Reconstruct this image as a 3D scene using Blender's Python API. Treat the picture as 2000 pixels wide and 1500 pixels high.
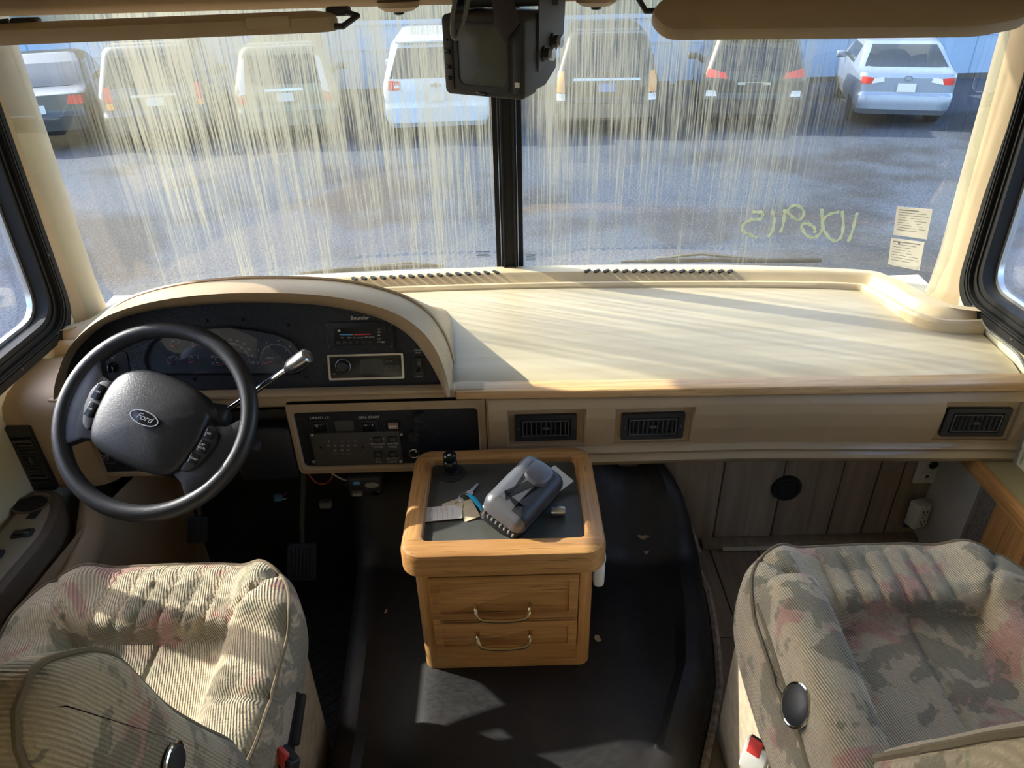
import bpy, bmesh, math, random
from math import sin, cos, pi, radians, sqrt
from mathutils import Vector, Matrix, Euler, noise as mnoise

SC = bpy.context.scene
COL = SC.collection
for o in list(bpy.data.objects):
    bpy.data.objects.remove(o)
random.seed(7)

# ---------------------------------------------------------------- camera
def make_camera():
    p, r = radians(31.3), radians(1.5)
    f = Vector((0, cos(p), -sin(p)))
    R = Vector((1, 0, 0)); U = R.cross(f)
    R2 = R*cos(r) - U*sin(r); U2 = R*sin(r) + U*cos(r)
    cd = bpy.data.cameras.new('camera'); cd.sensor_width = 36; cd.lens = 25.02
    cd.clip_start = .02; cd.clip_end = 300
    co = bpy.data.objects.new('camera', cd); COL.objects.link(co)
    m = Matrix((R2, U2, -f)).transposed().to_4x4(); m.translation = (0, 0, 1.66)
    co.matrix_world = m
    SC.camera = co
make_camera()

# ---------------------------------------------------------------- light
SUN_FROM = Vector((-1.20, .44, .79)).normalized()
w = bpy.data.worlds.new('world'); SC.world = w; w.use_nodes = True
nt = w.node_tree; bg = nt.nodes['Background']
sky = nt.nodes.new('ShaderNodeTexSky'); sky.sky_type = 'NISHITA'; sky.sun_disc = False
sky.sun_elevation = radians(31); sky.sun_rotation = math.atan2(SUN_FROM.x, SUN_FROM.y)
sky.air_density = 1.0; sky.dust_density = 2.5; sky.ozone_density = 1.0
nt.links.new(sky.outputs[0], bg.inputs[0]); bg.inputs[1].default_value = .52
sd = bpy.data.lights.new('sun', 'SUN'); sd.energy = 7.5; sd.angle = radians(.6); sd.color = (1, .91, .72)
so = bpy.data.objects.new('sun', sd); COL.objects.link(so)
so.rotation_euler = (-SUN_FROM).to_track_quat('-Z', 'Y').to_euler()
vs = SC.view_settings; vs.view_transform = 'Standard'; vs.look = 'None'; vs.gamma = 1; vs.use_curve_mapping = False
vs.exposure = .80

# ---------------------------------------------------------------- helpers
class MB:
    """collects shapes; build() links them as one mesh object"""
    def __init__(s, M=None): s.v = []; s.f = []; s.sm = []; s.M = M or Matrix()
    def add(s, vs_, fs, smooth=False, M=None):
        m = s.M @ M if M is not None else s.M
        b = len(s.v); s.v += [tuple(m @ Vector(p)) for p in vs_]
        s.f += [tuple(b+i for i in f) for f in fs]; s.sm += [smooth]*len(fs); return s
    def box(s, c, size, rot=None, bev=0, seg=2):
        x, y, z = (d/2 for d in size)
        M = Matrix.Translation(c) @ (Euler(rot).to_matrix().to_4x4() if rot else Matrix())
        if bev <= 0:
            vv = [(-x,-y,-z),(x,-y,-z),(x,y,-z),(-x,y,-z),(-x,-y,z),(x,-y,z),(x,y,z),(-x,y,z)]
            return s.add(vv, [(0,3,2,1),(4,5,6,7),(0,1,5,4),(1,2,6,5),(2,3,7,6),(3,0,4,7)], False, M)
        bm = bmesh.new(); bmesh.ops.create_cube(bm, size=1)
        bmesh.ops.scale(bm, vec=size, verts=bm.verts)
        bmesh.ops.bevel(bm, geom=bm.edges[:], offset=min(bev, min(size)*.49), segments=seg, profile=.5, affect='EDGES')
        s.bm(bm, True, M); return s
    def bm(s, bm, smooth=True, M=None):
        bm.verts.index_update()
        s.add([v.co.copy() for v in bm.verts], [tuple(v.index for v in f.verts) for f in bm.faces], smooth, M); bm.free(); return s
    def prism(s, out, h0, h1, bev=0, M=None, smooth=None):
        """2-D outline (counter-clockwise) in local xy, from z=h0 to h1, optional bevel of the top rim"""
        n = len(out); vv = []; fs = []
        if bev > 0:
            ins = inset(out, bev); ins2 = inset(out, bev*.3)
            rings = [(out, h0), (out, h1-bev), (ins2, h1-bev*.3), (ins, h1)]
        else: rings = [(out, h0), (out, h1)]
        for o, h in rings: vv += [(p[0], p[1], h) for p in o]
        for k in range(len(rings)-1):
            for i in range(n):
                j = (i+1) % n; fs.append((k*n+i, k*n+j, (k+1)*n+j, (k+1)*n+i))
        fs.append(tuple(range(n))[::-1]); b = (len(rings)-1)*n; fs.append(tuple(b+i for i in range(n)))
        return s.add(vv, fs, bool(bev) if smooth is None else smooth, M)
    def ring(s, out, inn, h0, h1, M=None, smooth=False):
        """flat frame between two outlines with the same vertex count"""
        n = len(out); vv = [(p[0],p[1],h0) for p in out]+[(p[0],p[1],h1) for p in out]+[(p[0],p[1],h1) for p in inn]+[(p[0],p[1],h0) for p in inn]
        fs = []
        for k in range(4):
            for i in range(n):
                j = (i+1) % n; a = k*n; b = ((k+1) % 4)*n; fs.append((a+i, a+j, b+j, b+i))
        return s.add(vv, fs, smooth, M)
    def tube(s, path, r, n=8, closed=False, caps=True, M=None):
        P = [Vector(p) for p in path]; m = len(P)
        rr = r if isinstance(r, (list, tuple)) else [r]*m
        vv = []; fs = []; up = None
        for i in range(m):
            t = (P[(i+1) % m]-P[i-1]) if closed else (P[min(i+1, m-1)]-P[max(i-1, 0)])
            t.normalize()
            if up is None:
                up = Vector((0,0,1)) if abs(t.z) < .9 else Vector((1,0,0))
            a = up - t*up.dot(t)
            if a.length < 1e-5: a = t.orthogonal()
            a.normalize(); b = t.cross(a); up = a
            vv += [P[i]+(a*cos(2*pi*k/n)+b*sin(2*pi*k/n))*rr[i] for k in range(n)]
        for i in range(m if closed else m-1):
            i2 = (i+1) % m
            for k in range(n): fs.append((i*n+k, i*n+(k+1) % n, i2*n+(k+1) % n, i2*n+k))
        if not closed and caps: fs.append(tuple(range(n))[::-1]); fs.append(tuple((m-1)*n+k for k in range(n)))
        return s.add(vv, fs, True, M)
    def lathe(s, prof, n=24, M=None, smooth=True):
        """profile of (radius, z) turned round local z"""
        vv = []; fs = []; m = len(prof)
        for r, z in prof: vv += [(r*cos(2*pi*k/n), r*sin(2*pi*k/n), z) for k in range(n)]
        for i in range(m-1):
            for k in range(n): fs.append((i*n+k, i*n+(k+1) % n, (i+1)*n+(k+1) % n, (i+1)*n+k))
        fs.append(tuple(range(n))[::-1]); fs.append(tuple((m-1)*n+k for k in range(n)))
        return s.add(vv, fs, smooth, M)
    def grid(s, rows, smooth=True, cu=False, cv=False, M=None):
        """rows of points -> surface; cu closes along a row, cv closes row to row"""
        R = len(rows); n = len(rows[0]); vv = [p for r in rows for p in r]; fs = []
        for i in range(R if cv else R-1):
            for k in range(n if cu else n-1):
                i2 = (i+1) % R; k2 = (k+1) % n; fs.append((i*n+k, i*n+k2, i2*n+k2, i2*n+k))
        return s.add(vv, fs, smooth, M)
    def build(s, name, m=None, parent=None, sharp=None):
        me = bpy.data.meshes.new(name); me.from_pydata(s.v, [], s.f); me.update()
        me.polygons.foreach_set('use_smooth', s.sm)
        bm = bmesh.new(); bm.from_mesh(me); bmesh.ops.recalc_face_normals(bm, faces=bm.faces)
        bm.to_mesh(me); bm.free()
        try: me.set_sharp_from_angle(angle=radians(sharp or 38))
        except Exception: pass
        if m: me.materials.append(MAT[m])
        return link(name, me, parent)

def link(name, me, parent=None):
    o = bpy.data.objects.new(name, me); COL.objects.link(o)
    if parent is not None:
        o.parent = parent
        if parent.parent is None: o.matrix_parent_inverse = Matrix.Translation(-parent.location)
    return o
def inset(out, d):
    n = len(out); r = []
    for i in range(n):
        a, b, c = Vector(out[i-1][:2]), Vector(out[i][:2]), Vector(out[(i+1) % n][:2])
        e1 = (b-a); e2 = (c-b)
        if e1.length < 1e-7: e1 = e2
        if e2.length < 1e-7: e2 = e1
        e1 = e1.normalized(); e2 = e2.normalized()
        n1 = Vector((-e1.y, e1.x)); n2 = Vector((-e2.y, e2.x)); q = n1+n2
        if q.length < 1e-6: q = n1
        q.normalize(); k = max(.35, q.dot(n1)); r.append((b.x+q.x*d/k, b.y+q.y*d/k))
    return r
def rrect(w_, h_, r, n=5, cx=0, cy=0):
    o = []
    for (sx, sy, a0) in ((1,-1,-pi/2),(1,1,0),(-1,1,pi/2),(-1,-1,pi)):
        for k in range(n+1):
            a = a0+pi/2*k/n; o.append((cx+sx*(w_/2-r)+r*cos(a), cy+sy*(h_/2-r)+r*sin(a)))
    return o
def ell(rx, ry, n=24, cx=0, cy=0): return [(cx+rx*cos(2*pi*k/n), cy+ry*sin(2*pi*k/n)) for k in range(n)]
def rpoly(pts, r, n=4):
    """polygon with rounded corners"""
    o = []; m = len(pts)
    for i in range(m):
        a, b, c = Vector(pts[i-1]), Vector(pts[i]), Vector(pts[(i+1) % m])
        rr = r[i] if isinstance(r, (list, tuple)) else r
        d1 = (a-b); d2 = (c-b); l = min(rr, d1.length*.49, d2.length*.49)
        p, q = b+d1.normalized()*l, b+d2.normalized()*l
        for k in range(n+1):
            t = k/n; o.append(tuple(p*(1-t)**2+b*2*t*(1-t)+q*t*t))
    return o
def ccw(o):
    a = sum(o[i-1][0]*o[i][1]-o[i][0]*o[i-1][1] for i in range(len(o)))
    return o if a > 0 else o[::-1]
def frame(O, ex, ey):
    """matrix whose x, y axes follow ex, ey and whose z is their normal"""
    ex = Vector(ex).normalized(); ey = Vector(ey); ey = (ey-ex*ey.dot(ex)).normalized(); ez = ex.cross(ey)
    m = Matrix((ex, ey, ez)).transposed().to_4x4(); m.translation = Vector(O); return m
def spline(pts, n):
    """Catmull-Rom through points, n samples for each span"""
    P = [Vector(p) for p in pts]; o = []
    for i in range(len(P)-1):
        a, b, c, d = P[max(i-1, 0)], P[i], P[i+1], P[min(i+2, len(P)-1)]
        for k in range(n):
            t = k/n; o.append(.5*((2*b)+(c-a)*t+(2*a-5*b+4*c-d)*t*t+(3*b-a-3*c+d)*t**3))
    o.append(P[-1]); return o
def tag(o, label=None, cat=None, group=None, kind=None):
    if label: o['label'] = label
    if cat: o['category'] = cat
    if group: o['group'] = group
    if kind: o['kind'] = kind
    return o
def thing(name, label, cat, loc, group=None, kind=None):
    o = bpy.data.objects.new(name, None); COL.objects.link(o); o.location = loc; o.empty_display_size = .05
    return tag(o, label, cat, group, kind)
def text_mb(mb, txt, size, M, align='CENTER', shear=0, depth=.0, bold=0, sx=1):
    cu = bpy.data.curves.new('t', 'FONT'); cu.body = txt; cu.size = size; cu.align_x = align; cu.align_y = 'CENTER'
    cu.shear = shear; cu.extrude = depth; cu.offset = bold; cu.resolution_u = 3
    ob = bpy.data.objects.new('t', cu); COL.objects.link(ob)
    dg = bpy.context.evaluated_depsgraph_get(); me = bpy.data.meshes.new_from_object(ob.evaluated_get(dg))
    mb.add([(v.co.x*sx, v.co.y, v.co.z) for v in me.vertices], [tuple(p.vertices) for p in me.polygons], False, M)
    bpy.data.objects.remove(ob); bpy.data.curves.remove(cu); bpy.data.meshes.remove(me)

# ---------------------------------------------------------------- materials
MAT = {}
class NT:
    def __init__(s, name):
        m = bpy.data.materials.new(name); m.use_nodes = True; s.m = m; s.t = m.node_tree; s.b = s.t.nodes['Principled BSDF']
        MAT[name] = m
    def n(s, kind, **kw):
        nd = s.t.nodes.new('ShaderNode'+kind)
        for k, v in kw.items():
            if k.startswith('_'): setattr(nd, k[1:], v)
            else:
                key = k.replace('__', ' '); inp = nd.inputs[int(key[1:])] if key[0] == 'i' and key[1:].isdigit() else nd.inputs[key]
                if hasattr(v, 'is_linked'): s.t.links.new(v, inp)
                else: inp.default_value = v
        return nd
    def l(s, a, b): s.t.links.new(a, b)
    def coord(s, scale=(1,1,1), rot=(0,0,0), kind='Object', loc=(0,0,0)):
        tc = s.n('TexCoord'); mp = s.n('Mapping', Vector=tc.outputs[kind]); mp.inputs['Scale'].default_value = scale
        mp.inputs['Rotation'].default_value = rot; mp.inputs['Location'].default_value = loc; return mp.outputs[0]
    def noise(s, vec, scale, detail=3, rough=.5, dist=0):
        return s.n('TexNoise', Vector=vec, Scale=scale, Detail=detail, Roughness=rough, Distortion=dist).outputs[0]
    def ramp(s, fac, stops, interp='LINEAR'):
        r = s.n('ValToRGB', Fac=fac); cr = r.color_ramp; cr.interpolation = interp
        while len(cr.elements) < len(stops): cr.elements.new(.5)
        for e, (p, c) in zip(cr.elements, stops): e.position = p; e.color = (*c, 1) if len(c) == 3 else c
        return r.outputs[0]
    def mix(s, f, a, b, mode='MIX'):
        nd = s.n('MixRGB', Fac=f, Color1=a, Color2=b); nd.blend_type = mode; return nd.outputs[0]
    def math(s, op, a, b=0., c=0.):
        nd = s.t.nodes.new('ShaderNodeMath'); nd.operation = op
        for i, v in enumerate((a, b, c)):
            if hasattr(v, 'is_linked'): s.l(v, nd.inputs[i])
            else: nd.inputs[i].default_value = v
        return nd.outputs[0]
    def maprange(s, v, a, b, c=0., d=1., smooth=True):
        nd = s.n('MapRange', i0=v, i1=a, i2=b, i3=c, i4=d)
        if smooth: nd.interpolation_type = 'SMOOTHSTEP'
        return nd.outputs[0]
    def bump(s, h, strength=.3, dist=.001, normal=None):
        nd = s.n('Bump', Height=h, Strength=strength, Distance=dist)
        if normal is not None: s.l(normal, nd.inputs['Normal'])
        s.l(nd.outputs[0], s.b.inputs['Normal']); return nd.outputs[0]
    def base(s, c):
        if hasattr(c, 'is_linked'): s.l(c, s.b.inputs['Base Color'])
        else: s.b.inputs['Base Color'].default_value = (*c, 1)
    def set(s, rough=None, metal=None, spec=None, coat=None, coat_r=.1, sheen=None, emit=None, es=1, alpha=None, trans=None):
        i = s.b.inputs
        if rough is not None:
            if hasattr(rough, 'is_linked'): s.l(rough, i['Roughness'])
            else: i['Roughness'].default_value = rough
        if metal is not None: i['Metallic'].default_value = metal
        if spec is not None: i['Specular IOR Level'].default_value = spec
        if coat is not None: i['Coat Weight'].default_value = coat; i['Coat Roughness'].default_value = coat_r
        if sheen is not None: i['Sheen Weight'].default_value = sheen
        if trans is not None: i['Transmission Weight'].default_value = trans
        if emit is not None: i['Emission Color'].default_value = (*emit, 1); i['Emission Strength'].default_value = es
        return s
def simple(name, c, rough=.5, metal=0, spec=.5, grain=0, gscale=400, var=0, vscale=6, coat=None):
    t = NT(name); t.set(rough, metal, spec, coat)
    if var:
        n = t.noise(t.coord(), vscale, 4)
        t.base(t.mix(t.maprange(n, .3, .7), (*[k*(1-var) for k in c], 1), (*[min(1, k*(1+var)) for k in c], 1)))
    else: t.base(c)
    if grain: t.bump(t.noise(t.coord(), gscale, 4, .6), grain, .0015)
    return t
simple('vinyl_tan', (.41, .29, .165), .42, grain=.35, gscale=260, var=.05)
simple('vinyl_cream', (.66, .53, .34), .45, grain=.25, gscale=300, var=.04)
simple('pillar_tan', (.60, .48, .33), .5, grain=.15, gscale=300, var=.03)
simple('wall_cream', (.80, .74, .52), .45, grain=.1, gscale=200, var=.03)
simple('wall_grey', (.60, .58, .52), .6, var=.05)
simple('header_tan', (.46, .34, .21), .6, grain=.3, gscale=500)
simple('visor_tan', (.47, .35, .21), .55, grain=.4, gscale=350, var=.06)
simple('ceiling_cloth', (.70, .63, .50), .9, grain=.3, gscale=600)
simple('black_plastic', (.022, .022, .024), .45, grain=.25, gscale=600)
simple('black_gloss', (.012, .012, .013), .18)
simple('black_matte', (.014, .014, .015), .75)
simple('black_rubber', (.018, .018, .02), .55, grain=.3, gscale=300)
simple('window_black', (.014, .014, .014), .6, spec=.25)
simple('post_black', (.010, .010, .010), .6, spec=.3)
simple('monitor_grey', (.040, .036, .033), .55, grain=.35, gscale=700)
simple('dark_grey', (.07, .065, .06), .55, grain=.2, gscale=500)
simple('gauge_plate', (.045, .05, .06), .35)
simple('white_print', (.62, .62, .60), .6)
simple('dim_print', (.28, .27, .25), .6)
simple('red_print', (.75, .06, .05), .5)
simple('blue_print', (.10, .32, .6), .5)
simple('chrome', (.75, .75, .75), .12, 1)
simple('steel', (.55, .55, .56), .32, 1)
simple('brass', (.62, .46, .24), .25, 1)
simple('silver_trim', (.62, .62, .62), .3, .8)
simple('white_plastic', (.72, .71, .67), .4)
simple('off_white', (.62, .58, .48), .5)
simple('red_plastic', (.62, .06, .05), .35)
simple('blue_plastic', (.02, .42, .72), .3)
simple('paper', (.80, .78, .70), .8, var=.03)
simple('wire_red', (.45, .05, .03), .5); simple('wire_white', (.6, .58, .52), .5); simple('wire_grey', (.16, .16, .14), .5)
simple('leaf_dry', (.50, .36, .22), .8)
simple('carpet', (.16, .14, .12), .95, grain=.9, gscale=500, var=.3, vscale=200)
simple('laminate', (.40, .35, .20), .45, var=.04)

def oak(name, axis, c1=(.30, .135, .04), c2=(.60, .32, .115), sc=1.0):
    t = NT(name); s = [60*sc, 60*sc, 60*sc]; s['xyz'.index(axis)] = 2.2*sc
    v = t.coord(tuple(s)); g = t.noise(v, 1.6, 5, .65, .4)
    s2 = [520*sc]*3; s2['xyz'.index(axis)] = 9*sc
    p = t.noise(t.coord(tuple(s2)), 1, 2, .5)
    s3 = [11*sc]*3; s3['xyz'.index(axis)] = .9*sc
    ban = t.noise(t.coord(tuple(s3)), 1.2, 3, .5, 1.2)
    c = t.ramp(t.math('ADD', t.math('MULTIPLY', g, .62), t.math('MULTIPLY', ban, .38)), [(.32, c1), (.46, tuple(a*.55+b*.45 for a, b in zip(c1, c2))), (.62, c2)])
    c = t.mix(t.maprange(p, .60, .72), c, (*[k*.55 for k in c1], 1)); t.base(c); t.set(.38, spec=.45); t.bump(g, .15, .001); return t
oak('oak_x', 'x'); oak('oak_y', 'y'); oak('oak_z', 'z')
oak('oak_trim_x', 'x', (.46, .25, .10), (.70, .45, .22))
def planks(name, axis, c1, c2):
    t = NT(name); oi = t.n('ObjectInfo'); s = [28]*3; s['xyz'.index(axis)] = 1.6
    tc = t.n('TexCoord'); off = t.n('VectorMath', _operation='SCALE', Vector=(13., 7., 5.)); t.l(oi.outputs['Random'], off.inputs['Scale'])
    ad = t.n('VectorMath', _operation='ADD'); t.l(tc.outputs['Object'], ad.inputs[0]); t.l(off.outputs[0], ad.inputs[1])
    mp = t.n('Mapping', Vector=ad.outputs[0]); mp.inputs['Scale'].default_value = s
    g = t.noise(mp.outputs[0], 1.5, 5, .6, .8)
    c = t.ramp(g, [(.3, c1), (.65, c2)])
    c = t.mix(.35, c, t.mix(oi.outputs['Random'], (*c1, 1), (*c2, 1))); t.base(c); t.set(.5); t.bump(g, .2, .001)
planks('plank_wall', 'z', (.21, .16, .115), (.40, .32, .24))
planks('plank_floor', 'y', (.19, .145, .105), (.36, .285, .21))

def panel_black():
    t = NT('panel_black'); v = t.coord(); n = t.noise(v, 260, 3, .5, .6); vo = t.n('TexVoronoi', Vector=v, Scale=300.)
    t.base((.017, .019, .024)); t.set(.42, spec=.4); t.bump(t.math('ADD', n, vo.outputs[0]), .55, .0015)
panel_black()
def wheel_leather():
    t = NT('wheel_black'); v = t.coord(); n = t.noise(v, 240, 4, .6, 1.2)
    t.base((.020, .020, .0225)); t.set(.38, spec=.45); t.bump(n, .35, .0012)
wheel_leather()
def fabric(name, kx, ky, kz):
    t = NT(name); v = t.coord()
    oi = t.n('ObjectInfo')
    # printed leaves and flowers
    d = t.n('TexNoise', Vector=v, Scale=9., Detail=3.); dv = t.n('VectorMath', _operation='SCALE', Scale=.055); t.l(d.outputs['Color'], dv.inputs[0])
    va = t.n('VectorMath', _operation='ADD'); t.l(v, va.inputs[0]); t.l(dv.outputs[0], va.inputs[1])
    n1 = t.noise(va.outputs[0], 9.5, 4, .62); n2 = t.noise(t.coord(loc=(3.1, 1.7, .4)), 8, 4, .6, .6); n3 = t.noise(t.coord(loc=(7.7, 4.2, 1.9)), 7, 3, .55, .5)
    c = t.mix(t.maprange(t.noise(v, 5, 3), .35, .65), (.60, .49, .325, 1), (.47, .38, .255, 1))
    c = t.mix(t.math('MULTIPLY', t.maprange(n2, .53, .60), .60), c, (.46, .17, .16, 1))
    c = t.mix(t.math('MULTIPLY', t.maprange(n1, .525, .555), .78), c, (.19, .175, .115, 1))
    c = t.mix(t.math('MULTIPLY', t.maprange(n3, .60, .64), .55), c, (.25, .26, .17, 1))
    # corduroy ribs
    sx = t.n('SeparateXYZ', Vector=v); wob = t.noise(v, 40, 3)
    ph = t.math('ADD', t.math('MULTIPLY', sx.outputs[0], kx), t.math('MULTIPLY', sx.outputs[1], ky))
    ph = t.math('ADD', t.math('ADD', ph, t.math('MULTIPLY', sx.outputs[2], kz)), t.math('MULTIPLY', wob, 2.))
    rib = t.math('SINE', ph); rib01 = t.math('MULTIPLY_ADD', rib, .5, .5)
    brk = t.noise(t.coord((90, 260, 90)), 1, 2)
    ribm = t.math('MULTIPLY', rib01, t.maprange(brk, .3, .55, .35, 1.))
    c = t.mix(t.math('MULTIPLY', t.math('SUBTRACT', 1., ribm), .38), c, (.20, .15, .10, 1))
    t.base(c); t.set(.95, spec=.15, sheen=.25); t.bump(t.math('ADD', ribm, t.math('MULTIPLY', t.noise(v, 700, 2), .5)), .8, .0022)
fabric('seat_fabric', 1400., 320., 840.)
fabric('seat_fabric_back', 1400., 0., 0.)
fabric('seat_fabric_arm', 60., 1350., 520.)
simple('seat_piping', (.20, .155, .095), .95, grain=.9, gscale=900)
simple('seat_side', (.42, .34, .23), .95, grain=.8, gscale=700, var=.12, vscale=40)
def cover():
    t = NT('cover_vinyl'); v = t.coord(); n = t.noise(v, 5, 5, .6); sc = t.noise(t.coord((40, 90, 40)), 1.5, 5, .7)
    c = t.mix(t.maprange(n, .35, .7), (.012, .0115, .012, 1), (.026, .023, .021, 1))
    dust = t.maprange(t.noise(v, 160, 5, .7), .66, .74)
    c = t.mix(t.math('MULTIPLY', dust, .35), c, (.16, .12, .09, 1)); t.base(c)
    t.set(t.maprange(sc, .3, .7, .40, .62), spec=.45); t.bump(t.noise(v, 420, 3, .6), .25, .001)
cover()
def diamond():
    t = NT('diamond_rubber'); t.base((.013, .013, .014)); t.set(.5, spec=.45); t.bump(t.noise(t.coord(), 300, 3), .3, .001)
diamond()
def dashtop():
    t = NT('dash_top_vinyl'); v = t.coord()
    g = t.noise(t.coord((1.2, 26, 1), rot=(0, 0, radians(12))), 1.4, 3, .55, .3)  # faint streaks of light through the dirty glass put into the colour
    c = t.mix(t.maprange(g, .3, .7), (.49, .415, .285, 1), (.535, .465, .335, 1)); t.base(c); t.set(.42, spec=.4)
    t.bump(t.noise(v, 300, 3), .12, .001)
dashtop()
def gravel():
    t = NT('gravel'); v = t.coord(); vo = t.n('TexVoronoi', Vector=v, Scale=28.); n = t.noise(v, .35, 4, .6); n2 = t.noise(v, 22, 4, .7)
    c = t.mix(t.maprange(vo.outputs[0], .1, .6), (.027, .036, .053, 1), (.052, .065, .092, 1))
    c = t.mix(t.maprange(n, .45, .62), c, (.028, .030, .036, 1), 'MIX')
    c = t.mix(t.math('MULTIPLY', t.maprange(n2, .5, .7), .4), c, (.105, .118, .145, 1)); t.base(c); t.set(.9, spec=.2)
    t.bump(t.math('ADD', vo.outputs[0], t.noise(v, 40, 3)), .6, .008)
gravel()
simple('siding', (.31, .43, .60), .5, spec=.3, var=.05, vscale=.8)
simple('siding_dark', (.13, .15, .13), .7, var=.25, vscale=1.2)
simple('foliage', (.05, .075, .03), .8, var=.5, vscale=3)
simple('bark', (.09, .07, .05), .9)
def paint(name, c, metal=.3):
    t = NT(name); t.base(c); t.set(.35, metal, .5, .6, .06)
paint('paint_white', (.52, .61, .73), 0); paint('paint_silver', (.28, .33, .42), .5); paint('paint_black', (.02, .021, .024)); paint('paint_charcoal', (.045, .045, .045))
paint('paint_beige', (.30, .27, .19)); paint('paint_olive', (.20, .20, .15)); paint('paint_grey', (.09, .10, .11)); 
simple('car_glass', (.018, .021, .024), .08, spec=.8); simple('tyre', (.02, .02, .02), .8); simple('tail_red', (.65, .05, .04), .2); simple('tail_clear', (.7, .7, .72), .15)
simple('tail_amber', (.8, .32, .08), .25); simple('plate_blue', (.10, .19, .42), .5)

def schlick(t):
    """reflectance of a thin pane, the same from either side"""
    g = t.n('NewGeometry'); d = t.n('VectorMath', _operation='DOT_PRODUCT'); t.l(g.outputs['Normal'], d.inputs[0]); t.l(g.outputs['Incoming'], d.inputs[1])
    k = t.math('SUBTRACT', 1., t.math('ABSOLUTE', d.outputs['Value'])); return t.math('MULTIPLY_ADD', t.math('POWER', k, 5.), .93, .07)
def windshield_glass():
    t = NT('windshield_glass'); nt_ = t.t; v = t.coord(); s = t.n('SeparateXYZ', Vector=v); X, Z = s.outputs[0], s.outputs[2]
    wob = t.math('MULTIPLY', t.noise(t.coord((30, 30, 5)), 1, 2), .006)
    cv = t.n('CombineXYZ', X=t.math('ADD', X, wob), Z=t.math('MULTIPLY', Z, .010))
    fine = t.noise(cv.outputs[0], 210, 6, .70)
    cv2 = t.n('CombineXYZ', X=X, Z=t.math('MULTIPLY', Z, .05)); med = t.noise(cv2.outputs[0], 26, 4, .6)
    cv3 = t.n('CombineXYZ', X=X, Z=t.math('MULTIPLY', Z, .35)); broad = t.noise(cv3.outputs[0], 4.5, 2, .5)
    drip = t.noise(t.coord((260, 260, 5.)), 1, 3, .6)
    cover_ = t.math('ADD', t.maprange(Z, .84, 1.35, .30, .66, False), t.math('MULTIPLY', t.math('SUBTRACT', broad, .5), .9))
    cover_ = t.math('ADD', cover_, t.math('MULTIPLY', t.math('SUBTRACT', med, .5), 1.1))
    edge = t.math('MULTIPLY', t.maprange(X, -1.12, -.90), t.maprange(X, .70, 1.02, 1., 0.))
    left = t.maprange(X, .9, -.5, .85, 1.25, False)
    st = t.math('ADD', t.math('MULTIPLY', t.math('SUBTRACT', fine, .5), 2.6), t.math('MULTIPLY', t.math('SUBTRACT', drip, .5), 1.1))
    m = t.maprange(t.math('ADD', st, t.math('MULTIPLY', cover_, left)), .18, 1.05)
    m = t.math('MULTIPLY', t.math('MULTIPLY', m, edge), .74)
    film = t.math('MULTIPLY', edge, t.math('MULTIPLY', t.maprange(broad, .3, .7), .05))
    m = t.math('MINIMUM', t.math('ADD', t.math('ADD', m, film), .02), .8)
    tr = t.n('BsdfTransparent', Color=(.90, .965, .96, 1)); gl = t.n('BsdfGlossy', Color=(1, 1, 1, 1), Roughness=.0)
    frm = t.math('MULTIPLY', schlick(t), 1.5)
    a = t.n('MixShader', i0=frm); t.l(tr.outputs[0], a.inputs[1]); t.l(gl.outputs[0], a.inputs[2])
    tl = t.n('BsdfTranslucent', Color=(.235, .24, .195, 1)); df = t.n('BsdfDiffuse', Color=(.34, .345, .29, 1))
    d = t.n('MixShader', i0=.25); t.l(tl.outputs[0], d.inputs[1]); t.l(df.outputs[0], d.inputs[2])
    o = t.n('MixShader', i0=m); t.l(a.outputs[0], o.inputs[1]); t.l(d.outputs[0], o.inputs[2])
    nt_.nodes.remove(t.b); out = [q for q in nt_.nodes if q.type == 'OUTPUT_MATERIAL'][0]; t.l(o.outputs[0], out.inputs[0])
windshield_glass()
def clear_glass(name, tint, haze):
    t = NT(name); v = t.coord(); nt_ = t.t
    tr = t.n('BsdfTransparent', Color=(*tint, 1)); gl = t.n('BsdfGlossy', Color=(1, 1, 1, 1), Roughness=.0); fr = schlick(t)
    a = t.n('MixShader', i0=fr); t.l(tr.outputs[0], a.inputs[1]); t.l(gl.outputs[0], a.inputs[2])
    df = t.n('BsdfDiffuse', Color=(.75, .78, .82, 1)); o = t.n('MixShader', i0=t.math('MULTIPLY', t.maprange(t.noise(v, 6, 4), .3, .7), haze)); t.l(a.outputs[0], o.inputs[1]); t.l(df.outputs[0], o.inputs[2])
    nt_.nodes.remove(t.b); out = [q for q in nt_.nodes if q.type == 'OUTPUT_MATERIAL'][0]; t.l(o.outputs[0], out.inputs[0])
clear_glass('side_glass', (.86, .90, .97), .06); clear_glass('gauge_lens', (.95, .96, 1.0), .03)
simple('rail_tan', (.40, .30, .185), .16, spec=.6)
simple('display', (.06, .065, .055), .15)
simple('monitor_face', (.075, .068, .06), .5)
simple('meter_face', (.34, .22, .15), .5)
simple('knob_metal', (.35, .35, .36), .22, .9)
simple('gunmetal', (.16, .16, .17), .42, .4)
simple('slate_laminate', (.066, .066, .056), .42, spec=.45, var=.18, vscale=14)
simple('fob_wood', (.66, .55, .36), .6, var=.12, vscale=30)
simple('tag_ink', (.55, .25, .28), .7)
simple('seal_strip', (.42, .35, .28), .8, var=.3, vscale=60)
simple('console_brown', (.13, .095, .065), .5, grain=.2)
simple('console_grey', (.30, .255, .20), .5, grain=.2)
simple('crt_glass', (.085, .09, .075), .22, spec=.6)
simple('brown_black', (.030, .018, .013), .5)
simple('window_paint', (.72, .78, .52), .7)
simple('print_grey', (.25, .25, .24), .8)

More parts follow.
